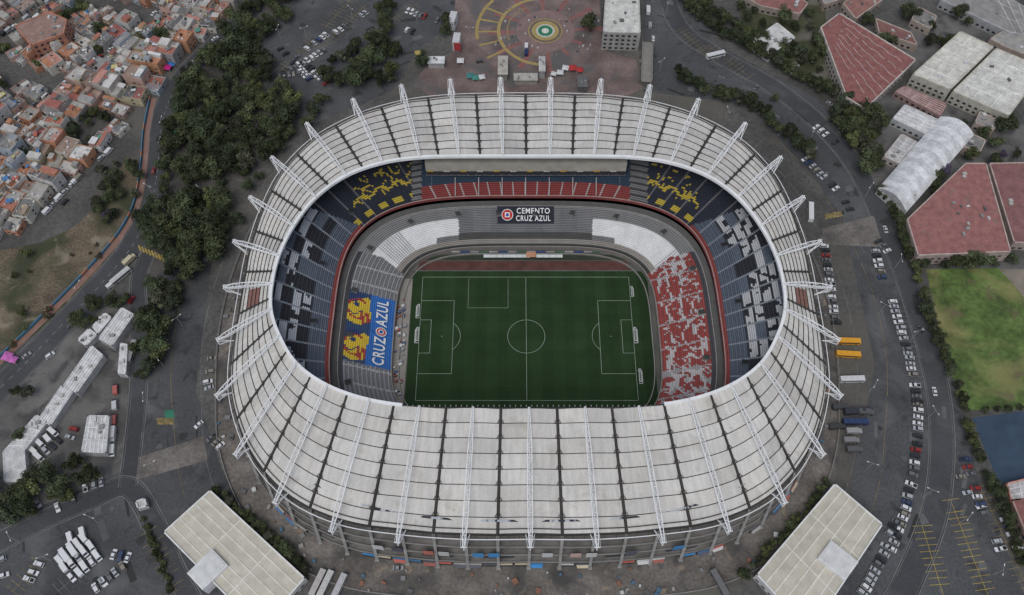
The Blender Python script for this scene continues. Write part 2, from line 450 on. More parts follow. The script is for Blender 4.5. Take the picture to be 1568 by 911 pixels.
for i in range(46):
    x=-50+i*100/45.; mb.box((x,-56.3,46.4),(.35,.6,.9),0,0,(.2,.2,.2))
mb.obj('stand_walls',[m_vc,m_glass],stadium)
mb=MB()
mb.face([(1.25*x,1.25*y,-.02) for x,y in [ringp('L0',2*math.pi*i/90) for i in range(90)]],0)
mb.obj('bowl_floor',[M('floor_concrete',(.10,.10,.09),var=.3,scale=.08)],stadium)
# --- pitch
pitch=empty('football_pitch')
mb=MB()
xs=[-57.5+i*(119.5/22) for i in range(23)]; ys=[-42+i*(79.5/16) for i in range(17)]
for i in range(22):
    for j in range(16):
        g=1.0+(.07 if i%2 else -.04)+(.03 if j%2 else -.03)
        if xs[i]>53.5: g*=.72
        mb.face([(xs[i],ys[j],0),(xs[i+1],ys[j],0),(xs[i+1],ys[j+1],0),(xs[i],ys[j+1],0)],0,(.0245*g,.048*g,.0195*g))
mb.obj('turf',[m_pitch],pitch)
mb=MB()
def ln(x0,y0,x1,y1,w=.17,z=.012):
    a=Vector((x0,y0));b=Vector((x1,y1));n_=Vector((-(b-a).y,(b-a).x)).normalized()*w/2
    mb.face([(*(a+n_),z),(*(a-n_),z),(*(b-n_),z),(*(b+n_),z)])
X=52.5;Y=34
for s in(1,-1):
    ln(-X,s*Y,X,s*Y);ln(s*X,-Y,s*X,Y)
    ln(s*X,20.16,s*36,20.16);ln(s*X,-20.16,s*36,-20.16);ln(s*36,-20.16,s*36,20.16)
    ln(s*X,9.16,s*47,9.16);ln(s*X,-9.16,s*47,-9.16);ln(s*47,-9.16,s*47,9.16)
    for k in range(12):
        t0=-.925+1.85*k/12;t1=-.925+1.85*(k+1)/12
        ln(s*(41.5-9.15*math.cos(t0)),9.15*math.sin(t0),s*(41.5-9.15*math.cos(t1)),9.15*math.sin(t1))
    ln(s*41.5-.2,0,s*41.5+.2,0,.4)
ln(0,-Y,0,Y)
for k in range(48):
    t0=2*math.pi*k/48;t1=2*math.pi*(k+1)/48; ln(9.15*math.cos(t0),9.15*math.sin(t0),9.15*math.cos(t1),9.15*math.sin(t1))
ln(-29,16,-9,16,.12);ln(-29,16,-29,33,.12);ln(-9,16,-9,33,.12)
mb.obj('markings',[M('line_paint',(.34,.40,.33),var=.2,fvar=.1)],pitch)
sheet('running_track',[(-56,38.2),(54,38.2),(52,43.8),(-54,43.8)],m_redf,.015,z=0,world=True)
sheet('track_apron',[(-60,44.2),(56,44.2),(50,47.6),(-50,47.6)],M('apron_green',(.035,.045,.03)),.015,z=0,world=True)
def goal(x,y,rz,s=1.0):
    mb=MB(); w=7.32;h=2.44
    for a,b in(((0,-w/2,0),(0,-w/2,h)),((0,w/2,0),(0,w/2,h)),((0,-w/2,h),(0,w/2,h)),((2,-w/2,0),(2,w/2,0)),((0,-w/2,h),(1,-w/2,h)),((0,w/2,h),(1,w/2,h)),((1,-w/2,h),(2,-w/2,0)),((1,w/2,h),(2,w/2,0)),((0,-w/2,0),(2,-w/2,0)),((0,w/2,0),(2,w/2,0))):
        mb.beam(a,b,.2)
    for i in range(1,16):
        yy=-w/2+w*i/16; mb.beam((0,yy,h),(1,yy,h),.06);mb.beam((1,yy,h),(2,yy,0),.06)
    for i in range(4): mb.beam((1+i*.25,-w/2,h-i*.6),(1+i*.25,w/2,h-i*.6),.06)
    place('football_goal',mb.mesh('football_goal',[m_steel]),(x,y,.02),rz,(s,s,s))
goal(52.6,0,0);goal(-52.6,0,math.pi)
goal(53.5,-22,0,.9);goal(-53,13.5,math.pi,.9);goal(53,25,0,.7)
mb=MB()
for i in range(12):
    x=-20+i*3.4
    if 6>x>1.: continue
    mb.box((x,45.8,1.5),(3.3,1.8,.15),0,0,(.6,.63,.62)); mb.box((x,46.7,.8),(3.3,.12,1.5),0,0,(.3,.36,.36)); mb.box((x,46.0,.4),(3.1,.6,.5),0,0,(.05,.1,.3))
mb.box((2.8,46.6,1.6),(5,3,.2),0,0,(.5,.25,.15));mb.box((2.8,47.9,.8),(5,.2,1.6),0,0,(.4,.4,.4))
mb.obj('team_bench',[m_vc])
mb=MB()
for i in range(20):
    x=-46+i*4.9; mb.box((x,48.9,.7),(4.4,.2,1.2),0,0,[(.4,.4,.4),(.1,.2,.12),(.5,.5,.5),(.05,.1,.3)][i%4])
mb.obj('advertising_board',[m_vc])
mb=MB(); mb.face([(-66,-40,.02),(-58.2,-40,.02),(-57.6,33,.02),(-63,33,.02)],0,(.27,.25,.225))
for i in range(46):
    y=R.uniform(-38,22); x=R.uniform(-64,-59.5); s=R.uniform(.6,1.8)
    mb.box((x,y,.9),(s,s*.8,1.7),R.uniform(0,1),0,R.choice([(.6,.6,.6),(.3,.3,.32),(.1,.12,.2),(.5,.5,.48),(.3,.1,.08)]))
mb.obj('service_walkway',[m_vc])
def text(body,size,mat,Mx,name,parent,bold=.02,sp=1.1):
    cu=bpy.data.curves.new(name,'FONT'); cu.body=body; cu.size=size; cu.align_x='CENTER';cu.align_y='CENTER'; cu.offset=bold*size; cu.space_character=sp
    o=bpy.data.objects.new('tmp_text',cu); COL.objects.link(o); bpy.context.view_layer.update()
    dg=bpy.context.evaluated_depsgraph_get(); me=bpy.data.meshes.new_from_object(o.evaluated_get(dg)); bpy.data.objects.remove(o)
    me.materials.clear(); me.materials.append(mat); me.transform(Mx)
    p=bpy.data.objects.new(name,me); COL.objects.link(p); p.parent=parent; return p
ban=empty('sponsor_banner')
def sl(k): return 51+16*k,2+13*k
ya,za=sl(.56);yb,zb=sl(.99)
mb=MB(); mb.face([(-14.5,ya,za+1.2),(14.5,ya,za+1.2),(14.5,yb,zb+1.2),(-14.5,yb,zb+1.2)],0,(.022,.024,.035))
cy=(ya+yb)/2;cz=(za+zb)/2+1.2; ang=math.atan2(13,16)
def onb(x,y,dz): return (x,cy+y*math.cos(ang)-dz*math.sin(ang),cz+y*math.sin(ang)+dz*math.cos(ang))
def disc(r,x0,dz,c,n=24): mb.face([onb(x0+r*math.cos(2*math.pi*i/n),r*math.sin(2*math.pi*i/n),dz) for i in range(n)],0,c)
disc(3.0,-9.4,.02,(.65,.65,.65));disc(2.6,-9.4,.04,(.5,.02,.02))
mb.face([onb(-10.7,-1.3,.06),onb(-8.1,-1.3,.06),onb(-8.1,1.3,.06),onb(-10.7,1.3,.06)],0,(.65,.65,.65))
mb.face([onb(-10.1,-.7,.08),onb(-8.7,-.7,.08),onb(-8.7,.7,.08),onb(-10.1,.7,.08)],0,(.02,.06,.3))
mb.obj('cloth',[m_vc],ban)
Mx=lambda x,y,s:Matrix.Translation(onb(x,y,.08))@Matrix.Rotation(ang,4,'X')@Matrix.Scale(s,4,(1,0,0))
text('CEMENTO',4.0,m_steel,Mx(3.9,1.9,.84),'letters_top',ban,.012,1.14);text('CRUZ AZUL',4.0,m_steel,Mx(3.9,-1.9,.74),'letters_bottom',ban,.012,1.14)
tifo=empty('seat_lettering')
angL=math.atan2(13,23)
def onL(x,y,dz): k=(-x-65)/23.; return Vector((x,y,2+13*k+.9+dz))
for w,yc in(('CRUZ',-11.2),('AZUL',9.4)):
    p=onL(-70.3,yc,.25)
    MM=Matrix.Translation(p)@Matrix.Rotation(angL,4,'Y')@Matrix.Rotation(math.pi/2,4,'Z')@Matrix.Scale(.64,4,(1,0,0))
    text(w,8.2,m_steel,MM,'letters_'+w.lower(),tifo,.018,1.12)
mb=MB()
for r,c,dz in((2.5,(.65,.65,.65),.3),(2.0,(.5,.03,.03),.34),(1.3,(.65,.65,.65),.38),(.8,(.02,.08,.3),.42)):
    mb.face([onL(-70.3+r*math.cos(2*math.pi*i/20),-.9+r*math.sin(2*math.pi*i/20),dz) for i in range(20)],0,c)
mb.obj('badge',[m_vc],tifo)
# ---------------- surroundings -----------------
LOTR=[(985,140),(985,-30),(1040,-30),(1100,70),(1250,150),(1330,260),(1400,420),(1440,560),(1475,640),(1500,740),(1580,940),(1150,940),(1300,760),(1340,560),(1290,330),(1150,160)]
LOTL=[(180,500),(230,430),(330,350),(300,600),(340,720),(470,940),(-30,940),(-30,800),(150,740),(190,640)]
LOTU=[(385,95),(450,-30),(720,-30),(690,40),(640,75),(600,140),(480,190),(420,150)]
sheet('parking_lot',LOTU,m_asph,.008)
sheet('stadium_lot',LOTR,m_asph,.006)
sheet('parking_lot',LOTL,m_asph,.007)
sheet('scrub_hillside',[(-60,395),(60,372),(110,350),(150,315),(195,240),(225,250),(222,300),(195,365),(140,425),(75,495),(-60,600)],m_soil,.015)
sheet('yard',[(-60,830),(-60,650),(60,560),(140,480),(200,450),(215,500),(200,620),(190,720),(100,760),(20,790)],M('yard_concrete',(.13,.125,.118),var=.35,scale=.06,fvar=.25,stain=((.07,.068,.066),.1,.48,.64)),.012)
road('road',[(430,-40),(372,30),(312,85),(272,130),(250,180),(243,240),(234,300),(205,372),(150,440),(85,508),(20,575),(-60,650)],13)
road('road',[(228,385),(212,430),(214,500),(212,600),(203,690),(196,745)],8,lift=.034,dash=False)
road('ring_road',[(1010,-40),(1040,40),(1100,85),(1180,130),(1250,185),(1310,255),(1355,345),(1392,440),(1420,530),(1438,610),(1442,700),(1430,790),(1395,880),(1365,940)],11,kerb=True,dash=False)
road('road',[(-40,850),(60,800),(140,765),(196,745),(235,800),(270,880),(310,950)],9,lift=.038,dash=False)
mb=MB()
for k,(poly,cnt) in enumerate(((LOTR,90),(LOTL,60),(LOTU,30))):
    P=W(poly); x0=min(p[0] for p in P);x1=max(p[0] for p in P);y0=min(p[1] for p in P);y1=max(p[1] for p in P)
    c=0;tries=0
    while c<cnt and tries<3000:
        tries+=1; x=R.uniform(x0,x1);y=R.uniform(y0,y1)
        if not inpoly(x,y,P): continue
        c+=1; g=R.choice([.036,.042,.05,.09,.105,.12]); a=math.atan2(y,x)+math.pi/2+R.uniform(-.15,.15); l=R.uniform(1.5,13);w_=R.uniform(.6,3.2)
        ca,sa=math.cos(a),math.sin(a); zz=ZG+.014+.0004*c
        if R.random()<.5:
            pts=[(x+u*l/2*ca-v*w_/2*sa,y+u*l/2*sa+v*w_/2*ca,zz) for u,v in((-1,-1),(1,-1),(1,1),(-1,1))]
        else:
            rr=R.uniform(.8,3.0); pts=[(x+rr*R.uniform(.6,1.15)*math.cos(q*.63),y+rr*R.uniform(.6,1.15)*math.sin(q*.63),zz) for q in range(10)]
        mb.face(pts,0,(g,g,g*.99))
mb.obj('asphalt_patches',[m_vc])
mb=MB()
for off,t0,t1 in((-20,-5,-12.5),(-34,-4.5,-11),(-22,4.5,13.5),(-36,5,11.5)):
    n=80
    for i in range(n):
        a=t0+(t1-t0)*i/n;b=t0+(t1-t0)*(i+1)/n
        if R.random()<.15: continue
        p=inset(a,off);q=inset(b,off);p2=inset(a,off-.22);q2=inset(b,off-.22)
        mb.face([(*p,ZG+.055),(*q,ZG+.055),(*q2,ZG+.055),(*p2,ZG+.055)],0 if off>-30 else 1)
mb.obj('guide_lines',[m_worn,M('faded_yellow',(.19,.15,.07),var=.4,fvar=.4)])
P=smooth(W([(236,150),(226,200),(222,250),(212,310),(188,358),(140,415),(75,482),(10,545),(-50,600)]))
mb=MB(); strip(mb,P,1.4,-1.4,ZG+.05,0,(.24,.14,.11)); mb.obj('sidewalk',[m_vc])
mb=MB(); Q=offs(P,-2.0)
for i in range(len(Q)-1): mb.beam((*Q[i],ZG+.8),(*Q[i+1],ZG+.8),.45,1.6,0,(.08,.19,.29) if i%5 else (.35,.17,.12))
mb.obj('painted_wall',[m_vc])
sheet('plaza_pavement',[(700,-30),(915,-30),(925,78),(975,92),(985,135),(930,160),(680,160),(632,130),(655,98),(690,80)],M('plaza_tiles',(.16,.12,.11),var=.35,scale=.09,fvar=.2,fine=.9,stain=((.11,.105,.102),.06,.5,.65)),.02)
pc=plan(835,47)
mb=MB()
def arc(r0,r1,a0,a1,z,c,n=24):
    for i in range(n):
        t0=math.radians(a0+(a1-a0)*i/n);t1=math.radians(a0+(a1-a0)*(i+1)/n)
        mb.face([(pc[0]+r0*math.cos(t0),pc[1]+r0*math.sin(t0),z),(pc[0]+r1*math.cos(t0),pc[1]+r1*math.sin(t0),z),(pc[0]+r1*math.cos(t1),pc[1]+r1*math.sin(t1),z),(pc[0]+r0*math.cos(t1),pc[1]+r0*math.sin(t1),z)],0,c)
z=ZG+.035
for i in range(24):
    if i%2==0: arc(10.5,34 if i<20 else 24,i*15,i*15+6.5,z-.005,(.23,.105,.095),4)
arc(10,17.5,0,360,z,(.21,.145,.135),40)
arc(0,2.2,0,360,z+.004,(.55,.57,.5));arc(2.2,4.4,0,360,z+.004,(.03,.17,.09));arc(4.4,5.6,0,360,z+.004,(.45,.45,.4))
arc(5.6,8.2,0,360,z+.004,(.34,.26,.10));arc(9.6,10.3,0,360,z+.004,(.32,.24,.09))
arc(27,29,95,262,z+.006,(.34,.26,.10),40);arc(22.5,23.1,120,200,z+.006,(.30,.22,.09),30)
for a in(150,165,180,196,212): arc(29,41,a,a+2.2,z+.006,(.33,.25,.09),4)
arc(40,42,140,190,z+.008,(.32,.24,.09),20)
mb.box((pc[0],pc[1],z+.3),(2.6,.8,.6),0,0,(.7,.7,.65));mb.box((pc[0],pc[1],z+.3),(.8,2.6,.62),0,0,(.7,.7,.65))
for i in range(40):
    a=R.uniform(0,6.28);r=R.uniform(12,34); mb.box((pc[0]+r*math.cos(a),pc[1]+r*math.sin(a)*.8,ZG+.6),(R.uniform(.4,1.2),R.uniform(.4,1.2),1.1),a,0,R.choice([(.5,.5,.48),(.1,.1,.12),(.3,.28,.25)]))
mb.obj('plaza_emblem',[m_vc])
sheet('grass_field',[(1418,412),(1528,410),(1560,440),(1600,520),(1600,625),(1478,628),(1445,540)],m_field,.02)
sheet('sports_court',[(1488,640),(1600,625),(1600,745),(1530,742)],M('court_blue',(.04,.065,.10),var=.15),.02)
sheet('lawn',[(1120,-20),(1260,-20),(1270,80),(1290,130),(1210,105),(1150,70)],M('lawn_mat',(.06,.065,.035),var=.4,scale=.1,stain=((.15,.14,.12),.05,.5,.6)),.022)
sheet('school_yard',[(1290,150),(1400,40),(1600,-30),(1600,420),(1400,400),(1350,310),(1320,230)],M('yard_mat',(.125,.12,.115),var=.4,scale=.05,stain=((.06,.06,.058),.08,.5,.65)),.018)
sheet('sports_terrace',[(1530,412),(1600,412),(1600,500),(1556,440)],M('terrace_mat',(.2,.17,.14),var=.3),.024)
def bays(name,a,b,L=4.6,sp=2.7,mat=m_yel,spine=True,w=.2):
    a=Vector(plan(*a));b=Vector(plan(*b));d=(b-a).normalized();nn=Vector((-d.y,d.x));n=int((b-a).length/sp); mb=MB()
    def q(p,q_,w):
        m_=(q_-p).normalized();k=Vector((-m_.y,m_.x))*w/2; mb.face([(*(p+k),ZG+.05),(*(p-k),ZG+.05),(*(q_-k),ZG+.05),(*(q_+k),ZG+.05)])
    for i in range(n+1):
        p=a+d*(i*sp)
        if R.random()<.9: q(p-nn*L*R.uniform(.8,1),p+nn*L*R.uniform(.8,1),w)
    if spine:
        k=Vector((-d.y,d.x))*w/2; mb.face([(*(a+k),ZG+.056),(*(a-k),ZG+.056),(*(b-k),ZG+.056),(*(b+k),ZG+.056)])
    mb.obj(name,[mat])
m_yel2=M('worn_yellow_paint',(.22,.17,.075),var=.35,scale=.2,fvar=.4,fine=.8)
for a,b,mt in(((1412,805),(1450,930),m_yel),((1455,765),(1520,930),m_yel),((1500,745),(1585,925),m_yel2),((470,95),(560,8),m_yel2),((500,40),(545,-10),m_yel2),((428,110),(480,60),m_yel2),((560,60),(640,5),m_yel2),((1040,45),(1090,90),m_yel2),((1085,70),(1150,120),m_yel2),((20,905),(60,860),m_yel2),((270,905),(225,810),m_yel2),((1375,470),(1395,540),m_worn),((1398,545),(1410,660),m_worn),((1262,380),(1272,490),m_worn),((90,905),(150,850),m_worn)):
    bays('parking_bay_lines',a,b,mat=mt,w=.2 if mt!=m_worn else .14)
for pts in([(240,640),(265,640),(265,650),(240,650)],[(368,205),(378,205),(378,217),(368,217)],[(1262,328),(1288,323),(1290,331),(1264,336)]):
    sheet('road_marking',pts,m_yel2,.075)
sheet('road_marking',[(252,628),(266,628),(267,640),(253,640)],M('green_paint',(.04,.18,.11)),.08)
mb=MB()
for i in range(9):
    p=plan(214+i*5.0,380+i*2.2); mb.box((p[0],p[1],ZG+.085),(.8,4,.01),.5,0)
mb.obj('zebra_crossing',[m_yel])
for q in([(208,735),(212,700),(312,668),(318,705)],[(1262,375),(1258,350),(1338,330),(1352,378)],[(1225,735),(1250,690),(1290,700),(1275,742)],[(982,130),(978,85),(1000,85),(1000,135)]):
    sheet('ramp_pavement',q,m_pave,.07)
# ---------------- buildings -----------------
def bldg(px,h,wall=(.4,.39,.37),roof=(.5,.49,.47),seams=0,sdir=0,parapet=.5,win=True,pc_=None,clutter=0):
    P=ccw(W(px,ZG+h)); mb=MB(); mb.prism(P,ZG,ZG+h,0,wall,1,roof); n=len(P)
    for i in range(n):
        a,b=Vector(P[i]),Vector(P[(i+1)%n]); d=b-a; L=d.length
        if L<.5: continue
        d/=L; nn=Vector((d.y,-d.x))
        if parapet: mb.beam((*(a-nn*.3),ZG+h+parapet/2),(*(b-nn*.3),ZG+h+parapet/2),.6,parapet,0,pc_ or tuple(min(.75,c*1.25) for c in wall))
        if win:
            for fl in range(max(1,int(h/3.2))):
                zz=ZG+1.7+fl*3.1
                for k in range(int(L/3.4)):
                    c=a+d*(1.9+k*3.4)+nn*.04; mb.box((c.x,c.y,zz),(1.7,.12,1.3),math.atan2(d.y,d.x),2)
    A,B,C,D=[Vector(P[(i+sdir)%n]) for i in range(4)]
    if seams:
        for k in range(seams):
            g=R.uniform(.9,1.04); q4=[A.lerp(B,k/seams),A.lerp(B,(k+1)/seams),D.lerp(C,(k+1)/seams),D.lerp(C,k/seams)]
            mb.face([(*p,ZG+h+.03) for p in q4],1,tuple(c*g for c in roof))
        for k in range(1,seams):
            f=k/seams; p=A.lerp(B,f);q=D.lerp(C,f); mb.beam((*p,ZG+h+.12),(*q,ZG+h+.12),.55,.16,0,tuple(min(.78,c*.8+.24) for c in roof))
        for f in(.33,.66):
            p=A.lerp(D,f);q=B.lerp(C,f); mb.beam((*p,ZG+h+.1),(*q,ZG+h+.1),.45,.12,0,tuple(min(.78,c*.8+.24) for c in roof))
    for _ in range(clutter):
        u,v=R.uniform(.12,.88),R.uniform(.12,.88); p=A.lerp(B,u).lerp(D.lerp(C,u),v)
        mb.box((p.x,p.y,ZG+h+.5),(R.uniform(.8,2.5),R.uniform(.8,2.2),R.uniform(.6,1.2)),R.uniform(0,.3),0,R.choice([(.5,.5,.5),(.25,.25,.24),(.4,.38,.35),(.12,.12,.12)]))
    return mb
def fin(name,mb): return mb.obj(name,[m_house,m_house,m_glass])
for q,ax,(u,v),rz in(([(250,815),(322,750),(468,885),(398,965)],0,(318,872),.85),([(1352,803),(1278,740),(1158,880),(1240,970)],0,(1283,858),-.75)):
    t=bldg(q,6,(.5,.49,.47),(.53,.495,.41),6,pc_=(.7,.7,.68))
    p=plan(u,v,ZG+7.5); t.box((p[0],p[1],ZG+4),(13,10,8),rz,0,(.66,.66,.66)); t.box((p[0],p[1],ZG+8.1),(11.8,8.8,.25),rz,0,(.6,.6,.59)); t.obj('ticket_hall',[m_vc,m_vc,m_glass])
fin('white_office_building',bldg([(923,50),(928,-30),(978,-30),(981,52)],13,(.34,.33,.31),(.54,.53,.49),clutter=10))
t=bldg([(1256,42),(1285,20),(1403,92),(1325,168),(1296,150)],8,(.4,.36,.32),(.24,.10,.09),0)
A=[Vector(plan(a,b,ZG+8)) for a,b in((1285,20),(1403,92),(1325,168),(1275,75))]
for k in range(1,8):
    p=A[0].lerp(A[3],k/8+.02);q=A[1].lerp(A[2],k/8+.02)
    pts=[p.lerp(q,i/18)+Vector((0,.9*math.sin(i*1.7+k))) for i in range(19)]
    for i in range(1,18):
        if R.random()<.85: t.beam((*pts[i],ZG+8.2),(*pts[i+1],ZG+8.2),.45,.3,0,(.40,.28,.27))
fin('red_roof_hall',t)
fin('warehouse',bldg([(1397,114),(1470,48),(1522,72),(1455,138)],9,(.38,.36,.30),(.58,.56,.50),5,clutter=3))
fin('warehouse',bldg([(1458,140),(1525,74),(1600,105),(1545,178)],9,(.38,.36,.30),(.56,.55,.50),5,clutter=3))
t=bldg([(1345,288),(1440,178),(1492,206),(1388,325)],5,(.5,.49,.46),(.5,.5,.5),0,parapet=0)
A=[Vector((*plan(a,b,ZG+5),ZG+5)) for a,b in((1345,288),(1440,178),(1492,206),(1388,325))]
for i in range(16):
    f0,f1=i/16,(i+1)/16
    for j in range(10):
        g0,g1=j/10,(j+1)/10
        def Q(f,g):
            p=A[0].lerp(A[1],f).lerp(A[3].lerp(A[2],f),g); p.z+=4.2*math.sin(math.pi*g)+.05; return p
        c=.64 if i%2 else .54; t.face([Q(f0,g0),Q(f0,g1),Q(f1,g1),Q(f1,g0)],1,(c,c,c))
for f in(0,1): t.face([Q(f,j/10) for j in range(11)],1,(.35,.35,.35))
fin('barrel_roof_hall',t)
fin('shed',bldg([(1366,182),(1385,160),(1440,185),(1425,210)],5,(.4,.4,.4),(.55,.55,.54),5))
fin('shed',bldg([(1352,240),(1380,205),(1412,222),(1385,255)],4,(.4,.35,.33),(.42,.41,.40),4,clutter=4))
fin('shed',bldg([(1370,140),(1385,132),(1450,160),(1440,178)],4,(.3,.2,.18),(.26,.13,.11),6))
fin('school_building',bldg([(1388,336),(1478,250),(1510,250),(1548,386),(1405,392)],8,(.34,.27,.24),(.28,.125,.115),0,clutter=12))
fin('school_building',bldg([(1514,250),(1620,248),(1620,375),(1552,372)],6,(.34,.27,.24),(.22,.105,.10),0,clutter=8))
fin('white_house',bldg([(1150,62),(1190,35),(1218,58),(1180,84)],6,(.5,.5,.5),(.5,.5,.48),clutter=4))
for q,c in(([(1130,-10),(1190,-25),(1238,5),(1225,22),(1165,10)],(.26,.12,.11)),([(1290,5),(1330,-20),(1352,0),(1310,30)],(.26,.13,.11)),([(1340,28),(1395,50),(1405,70),(1345,50)],(.2,.10,.09)),([(1405,10),(1435,25),(1425,45),(1395,30)],(.2,.19,.18)),([(1515,60),(1545,75),(1600,95),(1600,70),(1540,45)],(.3,.29,.27)),([(1250,-20),(1290,-25),(1300,-5),(1262,8)],(.3,.28,.26)),([(1478,200),(1510,215),(1500,235),(1468,222)],(.2,.19,.18)),([(1500,170),(1530,185),(1522,200),(1492,188)],(.28,.26,.24))):
    fin('red_roof_house' if c[0]>c[1]*1.5 else 'grey_roof_house',bldg(q,5,(.33,.27,.23),c,0,clutter=4))
fin('grey_roof_house',bldg([(1440,0),(1500,-30),(1600,30),(1600,60),(1545,50)],6,(.3,.3,.3),(.26,.25,.24),5))
fin('guard_hut',bldg([(207,768),(222,762),(226,775),(211,780)],3,(.5,.5,.5),(.45,.45,.42),win=False))
fin('pavilion',bldg([(1540,740),(1600,725),(1600,760),(1548,768)],4,(.4,.2,.15),(.45,.43,.42),3))
fin('pavilion',bldg([(1548,765),(1600,762),(1600,830),(1575,830)],4,(.3,.2,.17),(.22,.10,.09),0))
for q,h in(([(150,518),(186,470),(206,481),(172,530)],5),([(95,592),(140,528),(159,544),(118,602)],4.5),([(58,642),(95,588),(113,599),(78,652)],4),([(6,738),(4,692),(56,634),(73,646),(38,690),(42,738)],4),([(124,692),(134,636),(168,636),(163,694)],5),([(180,572),(184,525),(196,527),(193,573)],4),([(140,500),(160,478),(172,486),(150,512)],3.5),([(118,520),(136,502),(150,512),(132,530)],3.5)):
    fin('long_metal_shed',bldg(q,h,(.4,.4,.4),(.52,.52,.51),6,sdir=1,parapet=.15,win=False,clutter=3))
fin('brown_building',bldg([(22,40),(75,18),(103,30),(98,52),(48,70)],13,(.32,.15,.10),(.28,.18,.15),clutter=8))
for (u,v,w,d,h,c,rf) in((770,100,5,14,5,(.3,.28,.25),(.40,.38,.33)),(830,98,3,11,6,(.4,.4,.4),(.45,.45,.43)),(805,118,13,5,3.5,(.35,.33,.3),(.4,.38,.34)),(892,125,5,8,5,(.15,.15,.15),(.12,.12,.12)),(668,92,9,5,4,(.4,.4,.4),(.6,.6,.6))):
    p=plan(u,v,ZG+h); mb=MB(); mb.box((p[0],p[1],ZG+h/2),(w,d,h),0,0,c); mb.box((p[0],p[1],ZG+h+.15),(w+.8,d+.8,.3),0,0,rf)
    for k in range(int(d/3)):
        for s in(-1,1): mb.box((p[0]+s*(w/2+.03),p[1]-d/2+1.6+k*3,ZG+h*.55),(.1,1.6,1.3),0,2)
    for k in range(3): mb.box((p[0]+R.uniform(-w/3,w/3),p[1]+R.uniform(-d/3,d/3),ZG+h+.6),(1,1,.8),0,0,(.25,.25,.25))
    mb.obj('kiosk',[m_house,m_house,m_glass])
def tent(u,v,c,s=3.,rz=0):
    p=plan(u,v,ZG+2.5); mb=MB(); mb.cyl((0,0,2.3),s*.72,1.1,4,0,c,r2=.15)
    for a in range(4):
        t_=math.pi/2*a; mb.beam((s*.68*math.cos(t_),s*.68*math.sin(t_),0),(s*.68*math.cos(t_),s*.68*math.sin(t_),2.3),.12,None,0,(.5,.5,.5))
    place('market_tent',mb.mesh('market_tent',[m_vc]),(p[0],p[1],ZG),rz+.78)
for u,v,c in((866,103,(.6,.6,.6)),(877,103,(.4,.04,.04)),(888,106,(.4,.04,.04)),(858,110,(.6,.6,.6)),(720,115,(.06,.2,.2)),(728,118,(.06,.25,.2)),(738,117,(.6,.6,.6)),(848,112,(.6,.6,.58)),(640,80,(.4,.32,.1)),(705,92,(.6,.6,.6)),
    (190,93,(.6,.35,.05)),(236,98,(.05,.15,.45)),(247,94,(.03,.35,.35)),(256,102,(.5,.02,.2)),(262,97,(.04,.15,.4)),(205,95,(.1,.3,.5)),(272,200,(.1,.35,.25)),(10,545,(.5,.14,.4)),(20,550,(.5,.14,.4)),(0,790,(.02,.2,.45))):
    tent(u,v,c,R.uniform(3,4.5),R.uniform(-.3,.3))
mb=MB(); p=plan(694,40); mb.box((p[0],p[1],ZG+4),(4,9,7),-.2,0,(.5,.5,.5));mb.box((p[0]-2.2,p[1],ZG+4.5),(.2,7,4),-.2,0,(.03,.25,.15)); q=plan(700,72); mb.box((q[0],q[1],ZG+4),(4,8,7),-.1,0,(.5,.5,.5));mb.box((q[0]+.5,q[1]-4.1,ZG+4),(4,.3,6),-.1,0,(.4,.05,.05)); mb.obj('billboard',[m_vc])
mb=MB(); a=plan(990,75);b=plan(988,135); mb.beam((*a,ZG+5),(*b,ZG+5),6,.6,0,(.22,.21,.19))
for s in(-3,3): mb.beam((a[0]+s,a[1],ZG+5.8),(b[0]+s,b[1],ZG+5.8),.3,1.1,0,(.25,.24,.22))
for f in(.1,.5,.9): mb.box((a[0]+(b[0]-a[0])*f,a[1]+(b[1]-a[1])*f,ZG+2.4),(3,1,4.8),0,0,(.25,.24,.22))
mb.obj('footbridge',[m_vc])
